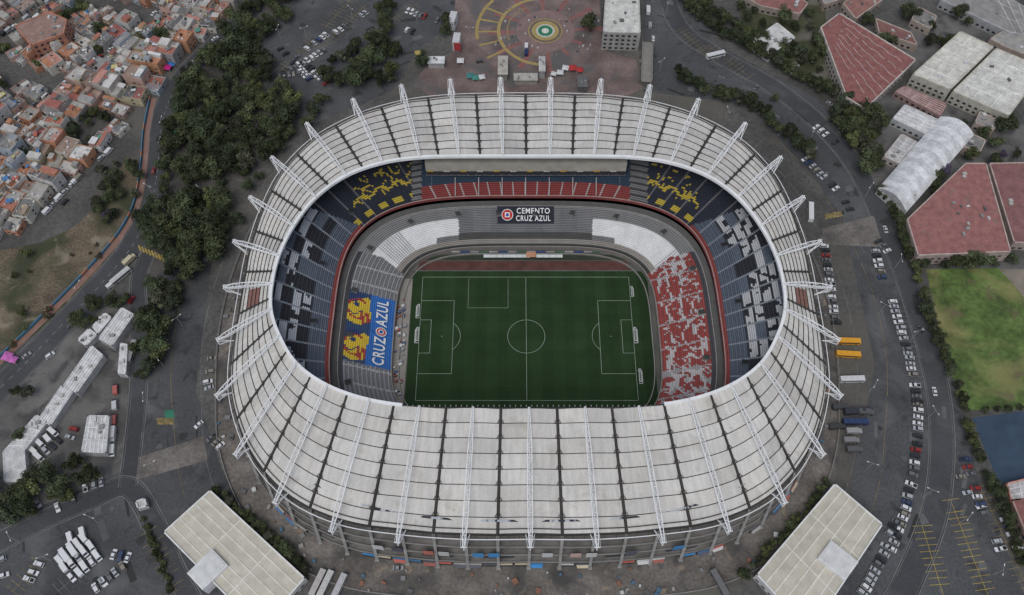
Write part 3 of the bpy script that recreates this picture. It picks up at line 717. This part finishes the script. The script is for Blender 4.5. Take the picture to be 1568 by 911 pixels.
# ---------------- hillside houses -----------------
HP=W([(-80,-40),(385,-40),(335,35),(285,88),(250,112),(238,140),(212,165),(190,200),(178,232),(135,262),(110,300),(70,345),(10,372),(-80,385)])
wallc=[(.38,.35,.31),(.30,.29,.28),(.46,.42,.36),(.44,.29,.24),(.42,.20,.12),(.54,.53,.51),(.34,.24,.20),(.42,.36,.24),(.33,.37,.41),(.47,.46,.44),(.5,.48,.42),(.46,.24,.14)]
roofc=[(.29,.28,.27),(.36,.34,.31),(.22,.215,.205),(.44,.42,.39),(.36,.15,.11),(.44,.22,.18),(.60,.59,.57),(.30,.22,.18),(.14,.14,.14),(.32,.31,.29),(.38,.36,.33),(.50,.48,.44),(.24,.25,.27),(.40,.19,.11),(.30,.11,.09)]
def house(x,y,w,d,h,rz):
    mb=MB(); wc=R.choice(wallc); rc=R.choice(roofc)
    mb.box((0,0,h/2),(w,d,h),0,0,wc,top=(0,rc))
    for s in(-1,1):
        mb.box((0,s*(d/2-.1),h+.35),(w,.2,.7),0,0,wc); mb.box((s*(w/2-.1),0,h+.35),(.2,d-.42,.7),0,0,wc)
    if R.random()<.7:
        c2=R.choice(roofc); f=R.uniform(.25,.5); hh=R.choice([.12,.12,2.4]); s=R.choice([-1,1])
        mb.box((0,s*(d/2-.3-d*f/2),h+hh/2),(w-.5,d*f,hh),0,0,R.choice(wallc),top=(0,c2))
    if R.random()<.25:
        for k in range(int(w/.9)): mb.box((-w/2+.6+k*.9,0,h+.08),(.2,d-.6,.12),0,0,tuple(c*.75 for c in rc))
    for fl in range(max(1,int(h/2.8))):
        z_=1.6+fl*2.8
        if z_>h-.6: break
        for s in(-1,1):
            for k in(-1,1):
                mb.box((k*w*.24,s*(d/2+.02),z_),(1.2,.12,1.1),0,1); mb.box((k*w*.24,s*(d/2+.1),z_-.65),(1.5,.25,.12),0,0,(.4,.38,.35))
            mb.box((s*(w/2+.02),0,z_),(.12,1.2,1.1),0,1)
    mb.box((w*.05,-d/2-.03,1.05),(1.0,.14,2.1),0,0,R.choice([(.05,.05,.06),(.2,.07,.04),(.3,.3,.3)]))
    if R.random()<.6:
        rw=R.uniform(2.2,w*.55);rd=R.uniform(2.2,d*.55);rx=R.choice([-1,1])*(w-rw)/2*.85;ry=R.choice([-1,1])*(d-rd)/2*.85
        c2=R.choice(wallc); mb.box((rx,ry,h+1.35),(rw,rd,2.7),0,0,c2,top=(0,R.choice(roofc)))
        mb.box((rx,ry-rd/2-.02,h+1.1),(.9,.1,1.9),0,1)
    for _ in range(R.choice([0,1,1,2])):
        tx=R.uniform(-w*.35,w*.35);ty=R.uniform(-d*.35,d*.35); tc=R.choice([(.03,.03,.03),(.55,.55,.53),(.3,.28,.25)])
        mb.cyl((tx,ty,h+.02),.65,1.2,8,0,tc); mb.cyl((tx,ty,h+1.22),.65,.35,8,0,tc,r2=.2)
    if R.random()<.45:
        mb.box((R.uniform(-1,1),R.uniform(-1,1),h+R.uniform(.3,2.2)),(R.uniform(1.5,4),R.uniform(1.5,4),.08),R.uniform(0,1),0,R.choice([(.08,.2,.4),(.55,.55,.53),(.4,.12,.09),(.2,.2,.2),(.5,.45,.2),(.6,.6,.6),(.1,.28,.22)]))
    for _ in range(R.randint(3,9)):
        mb.box((R.uniform(-w*.42,w*.42),R.uniform(-d*.42,d*.42),h+.25),(R.uniform(.4,1.5),R.uniform(.4,1.2),.5),R.uniform(0,1),0,R.choice(wallc+[(.6,.6,.6),(.08,.08,.08),(.08,.08,.08),(.1,.15,.25)]))
    nm='brick_house' if wc[0]>wc[1]*1.5 else 'concrete_house'
    place(nm,mb.mesh(nm,[m_house,m_glass]),(x,y,ZG),rz)
ang=math.radians(-28); cx,cy=-260,160; nh=0; gaps=[]
CX,CY=9.4,10.6
for i in range(-20,21):
    for j in range(-20,20):
        if i%7==0 or (j%6==0 and (i//7)%2): continue
        gx=i*CX+R.uniform(-.8,.8);gy=j*CY+R.uniform(-1,1)+(i//7)*3.3
        x=cx+gx*math.cos(ang)-gy*math.sin(ang)+9*math.sin(gy*.025);y=cy+gx*math.sin(ang)+gy*math.cos(ang)+8*math.sin(gx*.03)
        if not inpoly(x,y,HP): continue
        if R.random()<.10: gaps.append((x,y)); continue
        w=R.uniform(6.8,11.2);d=R.uniform(7.,12.)
        if R.random()<.18:
            house(x-2.6,y,R.uniform(4.2,5.4),d,R.choice([2.8,3,5.4]),ang); house(x+2.8,y+R.uniform(-1,1),R.uniform(4.,5.),d*.8,R.choice([2.8,5.4,8.2]),ang)
        else: house(x,y,w,d,R.choice([2.8,3,3,5.4,5.6,5.8,8.2]),ang+.25*math.sin(gx*.03)+R.uniform(-.12,.12)+R.choice([0,math.pi/2,math.pi]))
        nh+=1
# ---------------- vehicles -----------------
def car_mesh(kind):
    mb=MB()
    def wheels(L,W_,r=.33,xs=None):
        for x in (xs or (-L*.31,L*.31)):
            for s in(-1,1): mb.cyl((x,s*(W_/2-.12),r),r,.24,10,2,(1,1,1),axis='y')
    def hull(L,W_,prof,m=0):
        n=len(prof)
        Lp=[(x,-W_/2,z) for x,z in prof];Rp=[(x,W_/2,z) for x,z in prof]
        mb.face(Lp,m);mb.face(Rp[::-1],m)
        for i in range(n):
            j=(i+1)%n; mb.face([Lp[i],Rp[i],Rp[j],Lp[j]],m)
    def cabin(x0,x1,X0,X1,zb,zt,W_,roofm=0):
        b=[(x0,-W_/2+.06,zb),(x1,-W_/2+.06,zb),(x1,W_/2-.06,zb),(x0,W_/2-.06,zb)]
        t=[(X0,-W_/2+.22,zt),(X1,-W_/2+.22,zt),(X1,W_/2-.22,zt),(X0,W_/2-.22,zt)]
        for i in range(4):
            j=(i+1)%4; mb.face([b[i],b[j],t[j],t[i]],1)
        mb.box(((X0+X1)/2,0,zt+.01),(X1-X0,W_-.42,.06),0,roofm)
    if kind=='sedan':
        hull(4.5,1.8,[(-2.2,.3),(2.2,.3),(2.25,.6),(2.1,.75),(1.0,.9),(-1.5,.95),(-2.15,.88),(-2.25,.55)]); cabin(-1.6,1.1,-1.0,.35,.93,1.42,1.8);wheels(4.5,1.8)
    elif kind=='suv':
        hull(4.6,1.9,[(-2.2,.35),(2.2,.35),(2.28,.7),(2.1,.92),(1.1,1.05),(-2.1,1.08),(-2.28,.7)]); cabin(-2.1,1.2,-1.85,.5,1.05,1.7,1.9);wheels(4.6,1.9,.38)
    elif kind=='pickup':
        hull(5.2,1.9,[(-2.6,.4),(2.5,.4),(2.6,.7),(2.4,.95),(1.3,1.05),(-2.6,1.05)]); cabin(-.6,1.4,-.4,.7,1.03,1.7,1.9); mb.box((-1.65,0,1.065),(1.6,1.5,.03),0,2);wheels(5.2,1.9,.38)
    elif kind=='van':
        hull(5.4,2.0,[(-2.7,.35),(2.6,.35),(2.7,.9),(2.2,1.25),(1.5,2.2),(-2.65,2.25),(-2.7,.5)]); mb.box((1.95,0,1.72),(.75,1.7,.6),0,1); mb.box((.3,0,1.7),(1.8,2.04,.5),0,1); wheels(5.4,2.0,.36)
    elif kind=='truck':
        mb.box((-1.0,0,1.9),(5.4,2.3,2.5),0,0); mb.box((2.7,0,1.3),(1.6,2.2,1.7),0,0,taper=.9); mb.box((3.2,0,1.65),(.7,2.0,.7),0,1); mb.box((0,0,.55),(7,1.0,.3),0,2); wheels(7,2.3,.48,(-2.5,-1.4,2.6))
    elif kind=='bus':
        hull(11.5,2.5,[(-5.75,.4),(5.6,.4),(5.75,1.0),(5.6,2.9),(5.4,3.05),(-5.7,3.05)]); mb.box((-.1,0,2.0),(10.6,2.54,.9),0,1); mb.box((5.62,0,2.0),(.3,2.2,1.2),0,1)
        for x in(-3,0,3): mb.box((x,0,3.15),(1.5,1.3,.2),0,0)
        wheels(11.5,2.5,.5,(-3.5,3.8))
    return mb.mesh('vehicle_'+kind,[m_paint,m_glass,m_tyre])
CM={k:car_mesh(k) for k in('sedan','suv','pickup','van','truck','bus')}
NMn={'sedan':'parked_car','suv':'parked_suv','pickup':'pickup_truck','van':'delivery_van','truck':'box_truck','bus':'coach_bus'}
PCOL=[(.65,.65,.65)]*9+[(.38,.39,.40)]*6+[(.14,.14,.145)]*3+[(.03,.03,.032)]*3+[(.25,.025,.02)]*1+[(.04,.06,.13)]+[(.24,.22,.18)]
def car(u,v,head,kind=None,col=None):
    kind=kind or R.choice(['sedan']*5+['suv']*4+['pickup']); x,y=plan(u,v)
    place(NMn[kind],CM[kind],(x,y,ZG+.05),head,col=col or R.choice(PCOL))
def row(a,b,prob=.9,sp=2.75,perp=True,kinds=None,cols=None,hd=None):
    A=Vector(plan(*a));B=Vector(plan(*b));d=B-A;n=max(1,int(d.length/sp)); th=math.atan2(d.y,d.x)+(math.pi/2 if perp else 0)
    for i in range(n+1):
        if R.random()>prob: continue
        p=A+d*(i/n); k=R.choice(kinds) if kinds else R.choice(['sedan']*5+['suv']*4+['pickup'])
        place(NMn[k],CM[k],(p.x+R.uniform(-.3,.3),p.y+R.uniform(-.3,.3),ZG+.05),(hd if hd is not None else th)+R.uniform(-.07,.07)+R.choice([0,math.pi]),col=R.choice(cols or PCOL))
row((1232,244),(1280,290),.9,2.8);row((1262,378),(1272,444),.92);row((1272,455),(1280,495),.92)
row((1340,385),(1350,425),1,2.7);row((1366,462),(1388,536),.97,2.7);row((1390,541),(1404,616),.95,2.7);row((1405,620),(1405,668),.95,2.7)
row((1403,680),(1397,728),.95,2.7);row((1393,742),(1384,788),.95,2.7);row((1382,793),(1364,840),.97,2.7);row((1354,848),(1320,908),1,2.7)
row((1372,800),(1350,845),.4,2.8)
row((1345,560),(1352,600),.3,3);row((1352,530),(1358,545),.5,3)
row((1478,705),(1500,772),.6,3);row((1500,775),(1530,840),.6,3);row((1295,310),(1302,322),1,3);row((1345,370),(1358,385),.6,3)
row((1538,795),(1562,850),.7,3);row((1470,730),(1490,780),.3,3)
row((430,76),(474,122),.75,2.8);row((455,88),(500,128),.6,2.8);row((446,108),(496,78),.9,2.8);row((515,50),(560,20),.4,3);row((428,118),(458,112),.9,2.8);row((470,75),(505,50),.5,3);row((400,60),(420,40),.4,3)
row((625,18),(670,33),.95,2.8);row((560,92),(590,58),.5,3);row((615,45),(640,52),.5,3)
row((1150,130),(1180,150),.4,3);row((1190,200),(1225,235),.5,3);row((1250,195),(1285,225),.3,3)
row((131,826),(92,858),1,2.9,kinds=['truck','van'],cols=[(.68,.68,.68)]);row((140,838),(100,868),1,2.9,kinds=['van','truck','suv'],cols=[(.68,.68,.68),(.4,.41,.42)]);row((150,852),(112,884),1,2.9,kinds=['van','suv'],cols=[(.68,.68,.68)]);row((128,818),(110,826),1,3.0,kinds=['van'],cols=[(.68,.68,.68)])
row((188,868),(138,908),.95,2.8);row((172,882),(150,900),.8,2.8);row((165,846),(196,854),.9,2.8);row((60,865),(46,888),.7,3,cols=[(.25,.02,.02),(.65,.65,.65)]);row((3,858),(8,895),.9,3);row((60,770),(30,790),.5,3)
row((52,690),(84,662),1,2.9,kinds=['van'],cols=[(.68,.68,.68)]);row((62,700),(90,675),.8,2.9,kinds=['van','suv']);row((100,682),(114,658),.9,2.9);row((132,745),(156,738),.9,2.8);row((112,765),(88,778),.8,3)
row((178,598),(174,692),.95,6.4,False,kinds=['van','truck','truck'],cols=[(.68,.68,.68),(.5,.5,.5),(.4,.12,.1)])
row((305,650),(338,684),.8,2.9);row((320,585),(331,645),.5,3);row((325,540),(322,580),.4,3);row((265,510),(290,490),.15,3)
for u,v,k,c in((1297,525,'bus',(.7,.34,.03)),(1297,545,'bus',(.7,.34,.03)),(1303,583,'bus',(.6,.6,.6)),(1310,632,'bus',(.04,.04,.05)),(1308,648,'bus',(.03,.05,.12)),(1306,662,'truck',(.3,.3,.3)),(1280,655,'truck',(.05,.05,.05)),(1307,690,'truck',(.1,.1,.1)),(1285,625,'truck',(.06,.06,.06)),(1325,633,'truck',(.1,.1,.1)),(1302,676,'truck',(.2,.2,.2))):
    car(u,v,R.uniform(-.08,.08),k,c)
for u,v,h,k,c in((188,500,1.1,'bus',(.6,.6,.6)),(200,495,1.3,'truck',(.6,.6,.6)),(204,540,1.5,'bus',(.3,.3,.3)),(236,262,1.5,'sedan',(.25,.02,.02)),(246,215,1.5,'sedan',(.6,.6,.6)),(187,425,.9,'bus',(.5,.5,.48)),(172,437,.9,'van',(.6,.6,.6)),(200,400,1.0,'truck',(.5,.45,.3)),(78,545,.8,'suv',(.6,.6,.6)),(275,125,.9,'suv',(.1,.1,.1)),(300,92,.8,'sedan',(.3,.3,.3)),(110,498,.8,'sedan',(.1,.1,.1)),(330,60,.8,'sedan',(.6,.6,.6)),(355,48,.8,'suv',(.5,.5,.5)),(42,545,.8,'sedan',(.3,.3,.3)),
   (500,895,1.2,'bus',(.5,.5,.48)),(488,893,1.2,'bus',(.45,.42,.4)),(520,900,1.2,'bus',(.45,.45,.45)),(1095,87,.3,'bus',(.6,.6,.6)),(1100,893,2.,'bus',(.15,.15,.15)),(610,870,0,'sedan',(.3,.3,.3)),(806,82,1.5,'van',(.02,.03,.1)),(806,72,1.5,'van',(.6,.6,.6)),(202,460,1.3,'suv',(.3,.02,.02)),(1000,60,1.5,'sedan',(.6,.6,.6)),(1218,100,-.6,'sedan',(.3,.3,.3)),(1355,352,1.6,'sedan',(.5,.5,.5)),(992,18,1.5,'truck',(.6,.6,.6)),(995,40,1.5,'van',(.3,.3,.3)),(1240,327,1.4,'bus',(.65,.65,.65)),(320,170,1.2,'sedan',(.6,.6,.6)),(300,290,.8,'van',(.5,.5,.5)),(285,305,.8,'van',(.4,.4,.4)),(1430,600,1.5,'sedan',(.6,.6,.6)),(735,95,.2,'suv',(.1,.1,.1)),(352,225,.5,'suv',(.6,.6,.6)),(1270,160,-.7,'sedan',(.3,.3,.3)),(1410,505,2.0,'suv',(.1,.1,.1))):
    car(u,v,h,k,c)
for _ in range(130):
    u=R.uniform(0,340);v=R.uniform(0,320); x,y=plan(u,v)
    if inpoly(x,y,HP):
        gx=(x-cx)*math.cos(-ang)-(y-cy)*math.sin(-ang); gi=round(gx/(CX*7))*CX*7+R.choice([-2.2,2.2]); gy=(x-cx)*math.sin(-ang)+(y-cy)*math.cos(-ang)
        X_=cx+gi*math.cos(ang)-gy*math.sin(ang)+9*math.sin(gy*.025);Y_=cy+gi*math.sin(ang)+gy*math.cos(ang)+8*math.sin(gi*.03)
        k=R.choice(['sedan','suv','van'])
        if inpoly(X_,Y_,HP): place(NMn[k],CM[k],(X_,Y_,ZG+.04),ang+math.pi/2,col=R.choice(PCOL))
# ---------------- trees -----------------
def tree_mesh(seed,H=9,Rr=4.5,nl=8,base=(.052,.065,.032),leaves=1700):
    r=random.Random(seed); mb=MB()
    mb.cyl((0,0,0),.35,H*.5,7,1,(1,1,1),r2=.2)
    lobes=[]
    for i in range(nl):
        a=r.uniform(0,6.28);q=Rr*r.uniform(.15,.82); lobes.append((Vector((q*math.cos(a),q*math.sin(a),H*r.uniform(.42,.85))),Rr*r.uniform(.26,.48),r.uniform(.6,1.4)))
    for c,s,b in lobes: mb.beam((0,0,H*.35),c,.18,None,1)
    for i in range(leaves):
        c,s,b=r.choice(lobes)
        d=Vector((r.gauss(0,1),r.gauss(0,1),r.gauss(0,.8)+.25)).normalized()
        p=c+d*s*(r.uniform(.4,1.3)); sz=r.uniform(.18,.42)
        n=(d+Vector((r.uniform(-.7,.7),r.uniform(-.7,.7),r.uniform(-.3,.9)))).normalized()
        x=n.orthogonal().normalized(); x.rotate(Quaternion(n,r.uniform(0,6.28))); y=n.cross(x)
        g=b*r.uniform(.65,1.3)
        cc=(base[0]*g*r.uniform(.88,1.18),base[1]*g,base[2]*g)
        mb.face([p-x*sz-y*sz*.6,p+x*sz-y*sz*.6,p+x*sz*.7+y*sz,p-x*sz*.7+y*sz],0,cc)
    return mb.mesh('tree_crown',[m_leaf,m_bark])
TM=[tree_mesh(i,9+(i%3),4.2+.4*(i%3),9) for i in range(4)]+[tree_mesh(11,8,4,8,(.078,.092,.038)),tree_mesh(12,9,4.3,8,(.042,.054,.031)),tree_mesh(14,10,3.6,10,(.062,.068,.044)),tree_mesh(15,11,5.2,13,(.048,.062,.032),2300)]
JAC=tree_mesh(20,8,4.2,8,(.13,.10,.17)); BR=tree_mesh(21,6,3.2,7,(.08,.07,.045))
BUSH=tree_mesh(30,2.6,1.5,6,(.046,.058,.027),500)
def tree(u,v,s=1,me=None,name='tree'):
    x,y=plan(u,v,ZG+5*s); me=me or R.choice(TM); k=s*R.uniform(.85,1.15)
    place(name,me,(x,y,ZG),R.uniform(0,6.28),(k,k,k*R.uniform(.85,1.1)))
def grove(poly,sp,s=1,jit=.4,prob=1.,meshes=None):
    P=W(poly,ZG+5); x0=min(p[0] for p in P);x1=max(p[0] for p in P);y0=min(p[1] for p in P);y1=max(p[1] for p in P)
    y=y0;r_=0
    while y<y1:
        x=x0+(sp/2 if r_%2 else 0)
        while x<x1:
            px,py=x+R.uniform(-jit,jit)*sp,y+R.uniform(-jit,jit)*sp
            if inpoly(px,py,P) and R.random()<prob:
                k=s*R.uniform(.6,1.35); place('tree',R.choice(meshes or TM),(px,py,ZG),R.uniform(0,6.28),(k,k,k*R.uniform(.8,1.15)))
            x+=sp
        y+=sp*.87; r_+=1
grove([(325,68),(375,55),(410,95),(440,140),(470,150),(510,150),(455,200),(410,225),(395,250),(330,285),(275,275),(245,235),(255,185),(285,130)],6.8,1.05,prob=.93)
grove([(395,-25),(465,-25),(445,20),(405,58),(345,72),(335,50),(380,15)],6.5,1.0)
grove([(500,90),(540,60),(600,50),(620,70),(612,118),(560,125),(500,130)],7,1.0,prob=.9)
grove([(565,30),(585,-10),(610,0),(600,50)],7,.8)
grove([(208,330),(255,300),(335,285),(355,330),(345,370),(300,420),(262,470),(245,520),(240,560),(222,545),(226,470),(250,410),(240,375)],6.4,1.05,prob=.97)
grove([(355,330),(395,250),(420,225),(430,235),(385,300),(362,345)],7,.85,prob=.9)
grove([(205,520),(240,505),(250,545),(235,580),(208,565)],7,.9)
grove([(135,262),(190,225),(218,250),(205,300),(170,335),(125,330)],7.5,.7,prob=.7)
grove([(20,475),(80,430),(110,440),(60,500),(0,540)],8,.55,prob=.6,meshes=[BR,BUSH,TM[4]])
grove([(0,400),(100,370),(160,350),(150,400),(60,440),(0,460)],8,.45,prob=.6,meshes=[BR,BUSH,TM[4]])
grove([(105,480),(150,450),(195,448),(190,478),(130,500)],7,.7)
grove([(-20,740),(60,720),(130,700),(160,735),(110,765),(50,790),(-20,800)],7,1.0,prob=.85)
grove([(0,590),(70,560),(85,580),(30,620),(30,690),(0,690)],8,.7,prob=.7)
grove([(1285,145),(1330,160),(1362,185),(1350,250),(1318,262),(1290,205),(1270,160)],6.8,1.0)
grove([(1100,-20),(1240,-20),(1262,60),(1280,110),(1235,100),(1190,75)],9,.75,prob=.6)
grove([(1180,80),(1225,55),(1258,70),(1285,120),(1240,110)],8,.7,prob=.7)
grove([(1400,200),(1560,170),(1560,245),(1480,245),(1440,300)],11,.75,prob=.5)
grove([(1380,0),(1540,-20),(1560,40),(1470,50),(1420,90)],12,.8,prob=.5)
for x,y in gaps:
    for _ in range(R.choice([1,2,3])): k=R.uniform(.45,.85); place('tree',R.choice(TM),(x+R.uniform(-3.5,3.5),y+R.uniform(-3.5,3.5),ZG),R.uniform(0,6),(k,k,k))
def line_trees(pl,sp,s,prob=1,meshes=None,name='tree'):
    P=smooth(W(pl,ZG+4*s),8); acc=0
    for i in range(len(P)-1):
        L=math.dist(P[i],P[i+1]); m_=max(1,int(L/sp*3)+1)
        for q in range(m_):
            acc+=L/m_
            if acc>=sp:
                acc=0; f=q/m_
                if R.random()<prob:
                    k=s*R.uniform(.8,1.25); place(name,R.choice(meshes or TM),(P[i][0]+(P[i+1][0]-P[i][0])*f+R.uniform(-.9,.9),P[i][1]+(P[i+1][1]-P[i][1])*f+R.uniform(-.9,.9),ZG),R.uniform(0,6.28),(k,k,k*R.uniform(.85,1.15)))
line_trees([(1042,-8),(1075,28),(1110,50),(1150,70),(1190,96),(1230,120),(1280,142)],2.6,.82)
line_trees([(1050,-20),(1090,15),(1135,42),(1175,66)],4.0,.8)
line_trees([(1030,110),(1065,130),(1105,148),(1145,158),(1185,190),(1215,212),(1245,242)],4.2,.85)
line_trees([(1345,285),(1370,325),(1385,370),(1402,410),(1412,450),(1425,490),(1440,525),(1452,560),(1468,600),(1478,625)],3.0,.66,prob=.96)
line_trees([(1478,640),(1490,680),(1505,715),(1520,745),(1538,785),(1552,825),(1570,870)],3.0,.62,prob=.96)
line_trees([(1400,400),(1440,404),(1490,402),(1530,400)],5,.6,prob=.85)
line_trees([(1480,634),(1520,630),(1568,626)],5,.4,prob=.7)
line_trees([(330,748),(360,775),(400,810),(440,845),(475,880)],2.8,.55)
line_trees([(215,790),(235,840),(262,905)],1.8,.9,meshes=[BUSH],name='hedge_bush')
line_trees([(1150,870),(1200,815),(1235,780),(1265,735)],2.8,.5)
line_trees([(300,100),(275,150),(262,200),(255,250),(250,300)],6,.8)
for u,v,s in((645,93,.9),(687,28,1.2),(680,45,.8),(905,35,1.3),(1050,118,1.),(1186,148,.6),(1540,190,1.3),(1525,215,1.0),(1495,398,1.0),(1465,400,.8),(1440,268,.9),(1405,290,.7),(1390,300,.8),(1360,60,1.1),(1470,20,1.),(1330,30,.9),(1395,20,1.2),(1425,60,1),(1255,60,1),(1560,130,.9),(210,60,.8),(150,75,.7),(60,95,.8),(350,20,.8),(120,180,.6),(100,225,.7),(170,280,.9),(40,385,.7),(1165,860,.6),(1140,880,.6),(1552,395,.8),(30,310,.6),(250,60,.9),(130,10,.8),(300,110,.9),(1320,180,1.1),(1335,215,1.1)):
    tree(u,v,s)
for u,v,s in((222,88,.9),(1445,258,.8),(1535,235,.6),(80,12,.8),(165,330,.6)): tree(u,v,s,JAC,'jacaranda_tree')
mb=MB(); mb.cyl((0,0,0),.14,9,6,0,(.35,.35,.35),r2=.08); mb.beam((0,0,9),(1.8,0,9.3),.1,None,0,(.35,.35,.35)); mb.box((2.1,0,9.3),(.9,.35,.15),0,0,(.6,.6,.58)); mb.beam((0,0,9),(-1.8,0,9.3),.1,None,0,(.35,.35,.35)); mb.box((-2.1,0,9.3),(.9,.35,.15),0,0,(.6,.6,.58))
LM=mb.mesh('street_lamp',[m_vc])
for u,v in((1010,110),(1110,185),(1240,215),(1325,300),(1370,410),(1395,520),(1420,640),(1415,760),(1345,480),(1330,600),(1325,720),(1470,800),(1520,880),(470,60),(540,30),(430,60),(230,620),(250,560),(280,500),(240,720),(150,800),(80,860),(30,830),(720,60),(900,90),(640,40),(1020,20),(255,200),(235,300),(130,450)):
    x,y=plan(u,v); place('street_lamp',LM,(x,y,ZG),R.uniform(0,3))
mb=MB()
for _ in range(190):
    t=R.uniform(0,NM); p=inset(t,R.uniform(-12,-.5)); s=R.uniform(.5,2.4)
    mb.box((p[0],p[1],ZG+.6),(s,s*R.uniform(.5,1),1.2),R.uniform(0,3),0,R.choice([(.5,.5,.48),(.2,.2,.2),(.08,.15,.22),(.3,.28,.25),(.25,.12,.08),(.12,.12,.12)]))
mb.obj('stacked_crates',[m_vc])
mb=MB()
for i in range(NM*6):
    a,b=inset(i/6,-12.5),inset((i+1)/6,-12.5)
    mb.beam((*a,ZG+2.0),(*b,ZG+2.0),.12,.1,0,(.3,.3,.3)); mb.beam((*a,ZG),(*a,ZG+2.2),.12,None,0,(.3,.3,.3)); mb.beam((*a,ZG+.35),(*b,ZG+.35),.3,.7,0,(.22,.2,.18))
mb.obj('perimeter_fence',[m_vc])
# ---------------- light, world, camera -----------------
w=bpy.data.worlds.new('World'); sc.world=w; w.use_nodes=True; N=w.node_tree.nodes; L=w.node_tree.links
sky=N.new('ShaderNodeTexSky'); sky.sky_type='NISHITA'; sky.sun_disc=False; sky.sun_elevation=math.radians(62); sky.sun_rotation=math.radians(200); sky.dust_density=5; sky.air_density=1.0; sky.altitude=2200
hs=N.new('ShaderNodeHueSaturation'); hs.inputs['Saturation'].default_value=.5; L.new(sky.outputs[0],hs.inputs['Color'])
L.new(hs.outputs[0],N['Background'].inputs[0]); N['Background'].inputs[1].default_value=.15
sun=bpy.data.lights.new('sun','SUN'); sun.energy=1.45; sun.angle=math.radians(42); sun.color=(1,.97,.92)
so=bpy.data.objects.new('sun',sun); COL.objects.link(so); so.rotation_euler=(math.radians(28),0,math.radians(-20)); so.location=(0,0,500)
cam=bpy.data.cameras.new('camera'); cam.sensor_width=36; cam.lens=36*1320/1568; cam.clip_end=9000; cam.clip_start=1
co=bpy.data.objects.new('camera',cam); COL.objects.link(co); co.location=CAM; co.rotation_euler=(math.radians(30),0,0); sc.camera=co
sc.view_settings.view_transform='Standard'; sc.view_settings.look='None'; sc.view_settings.exposure=0
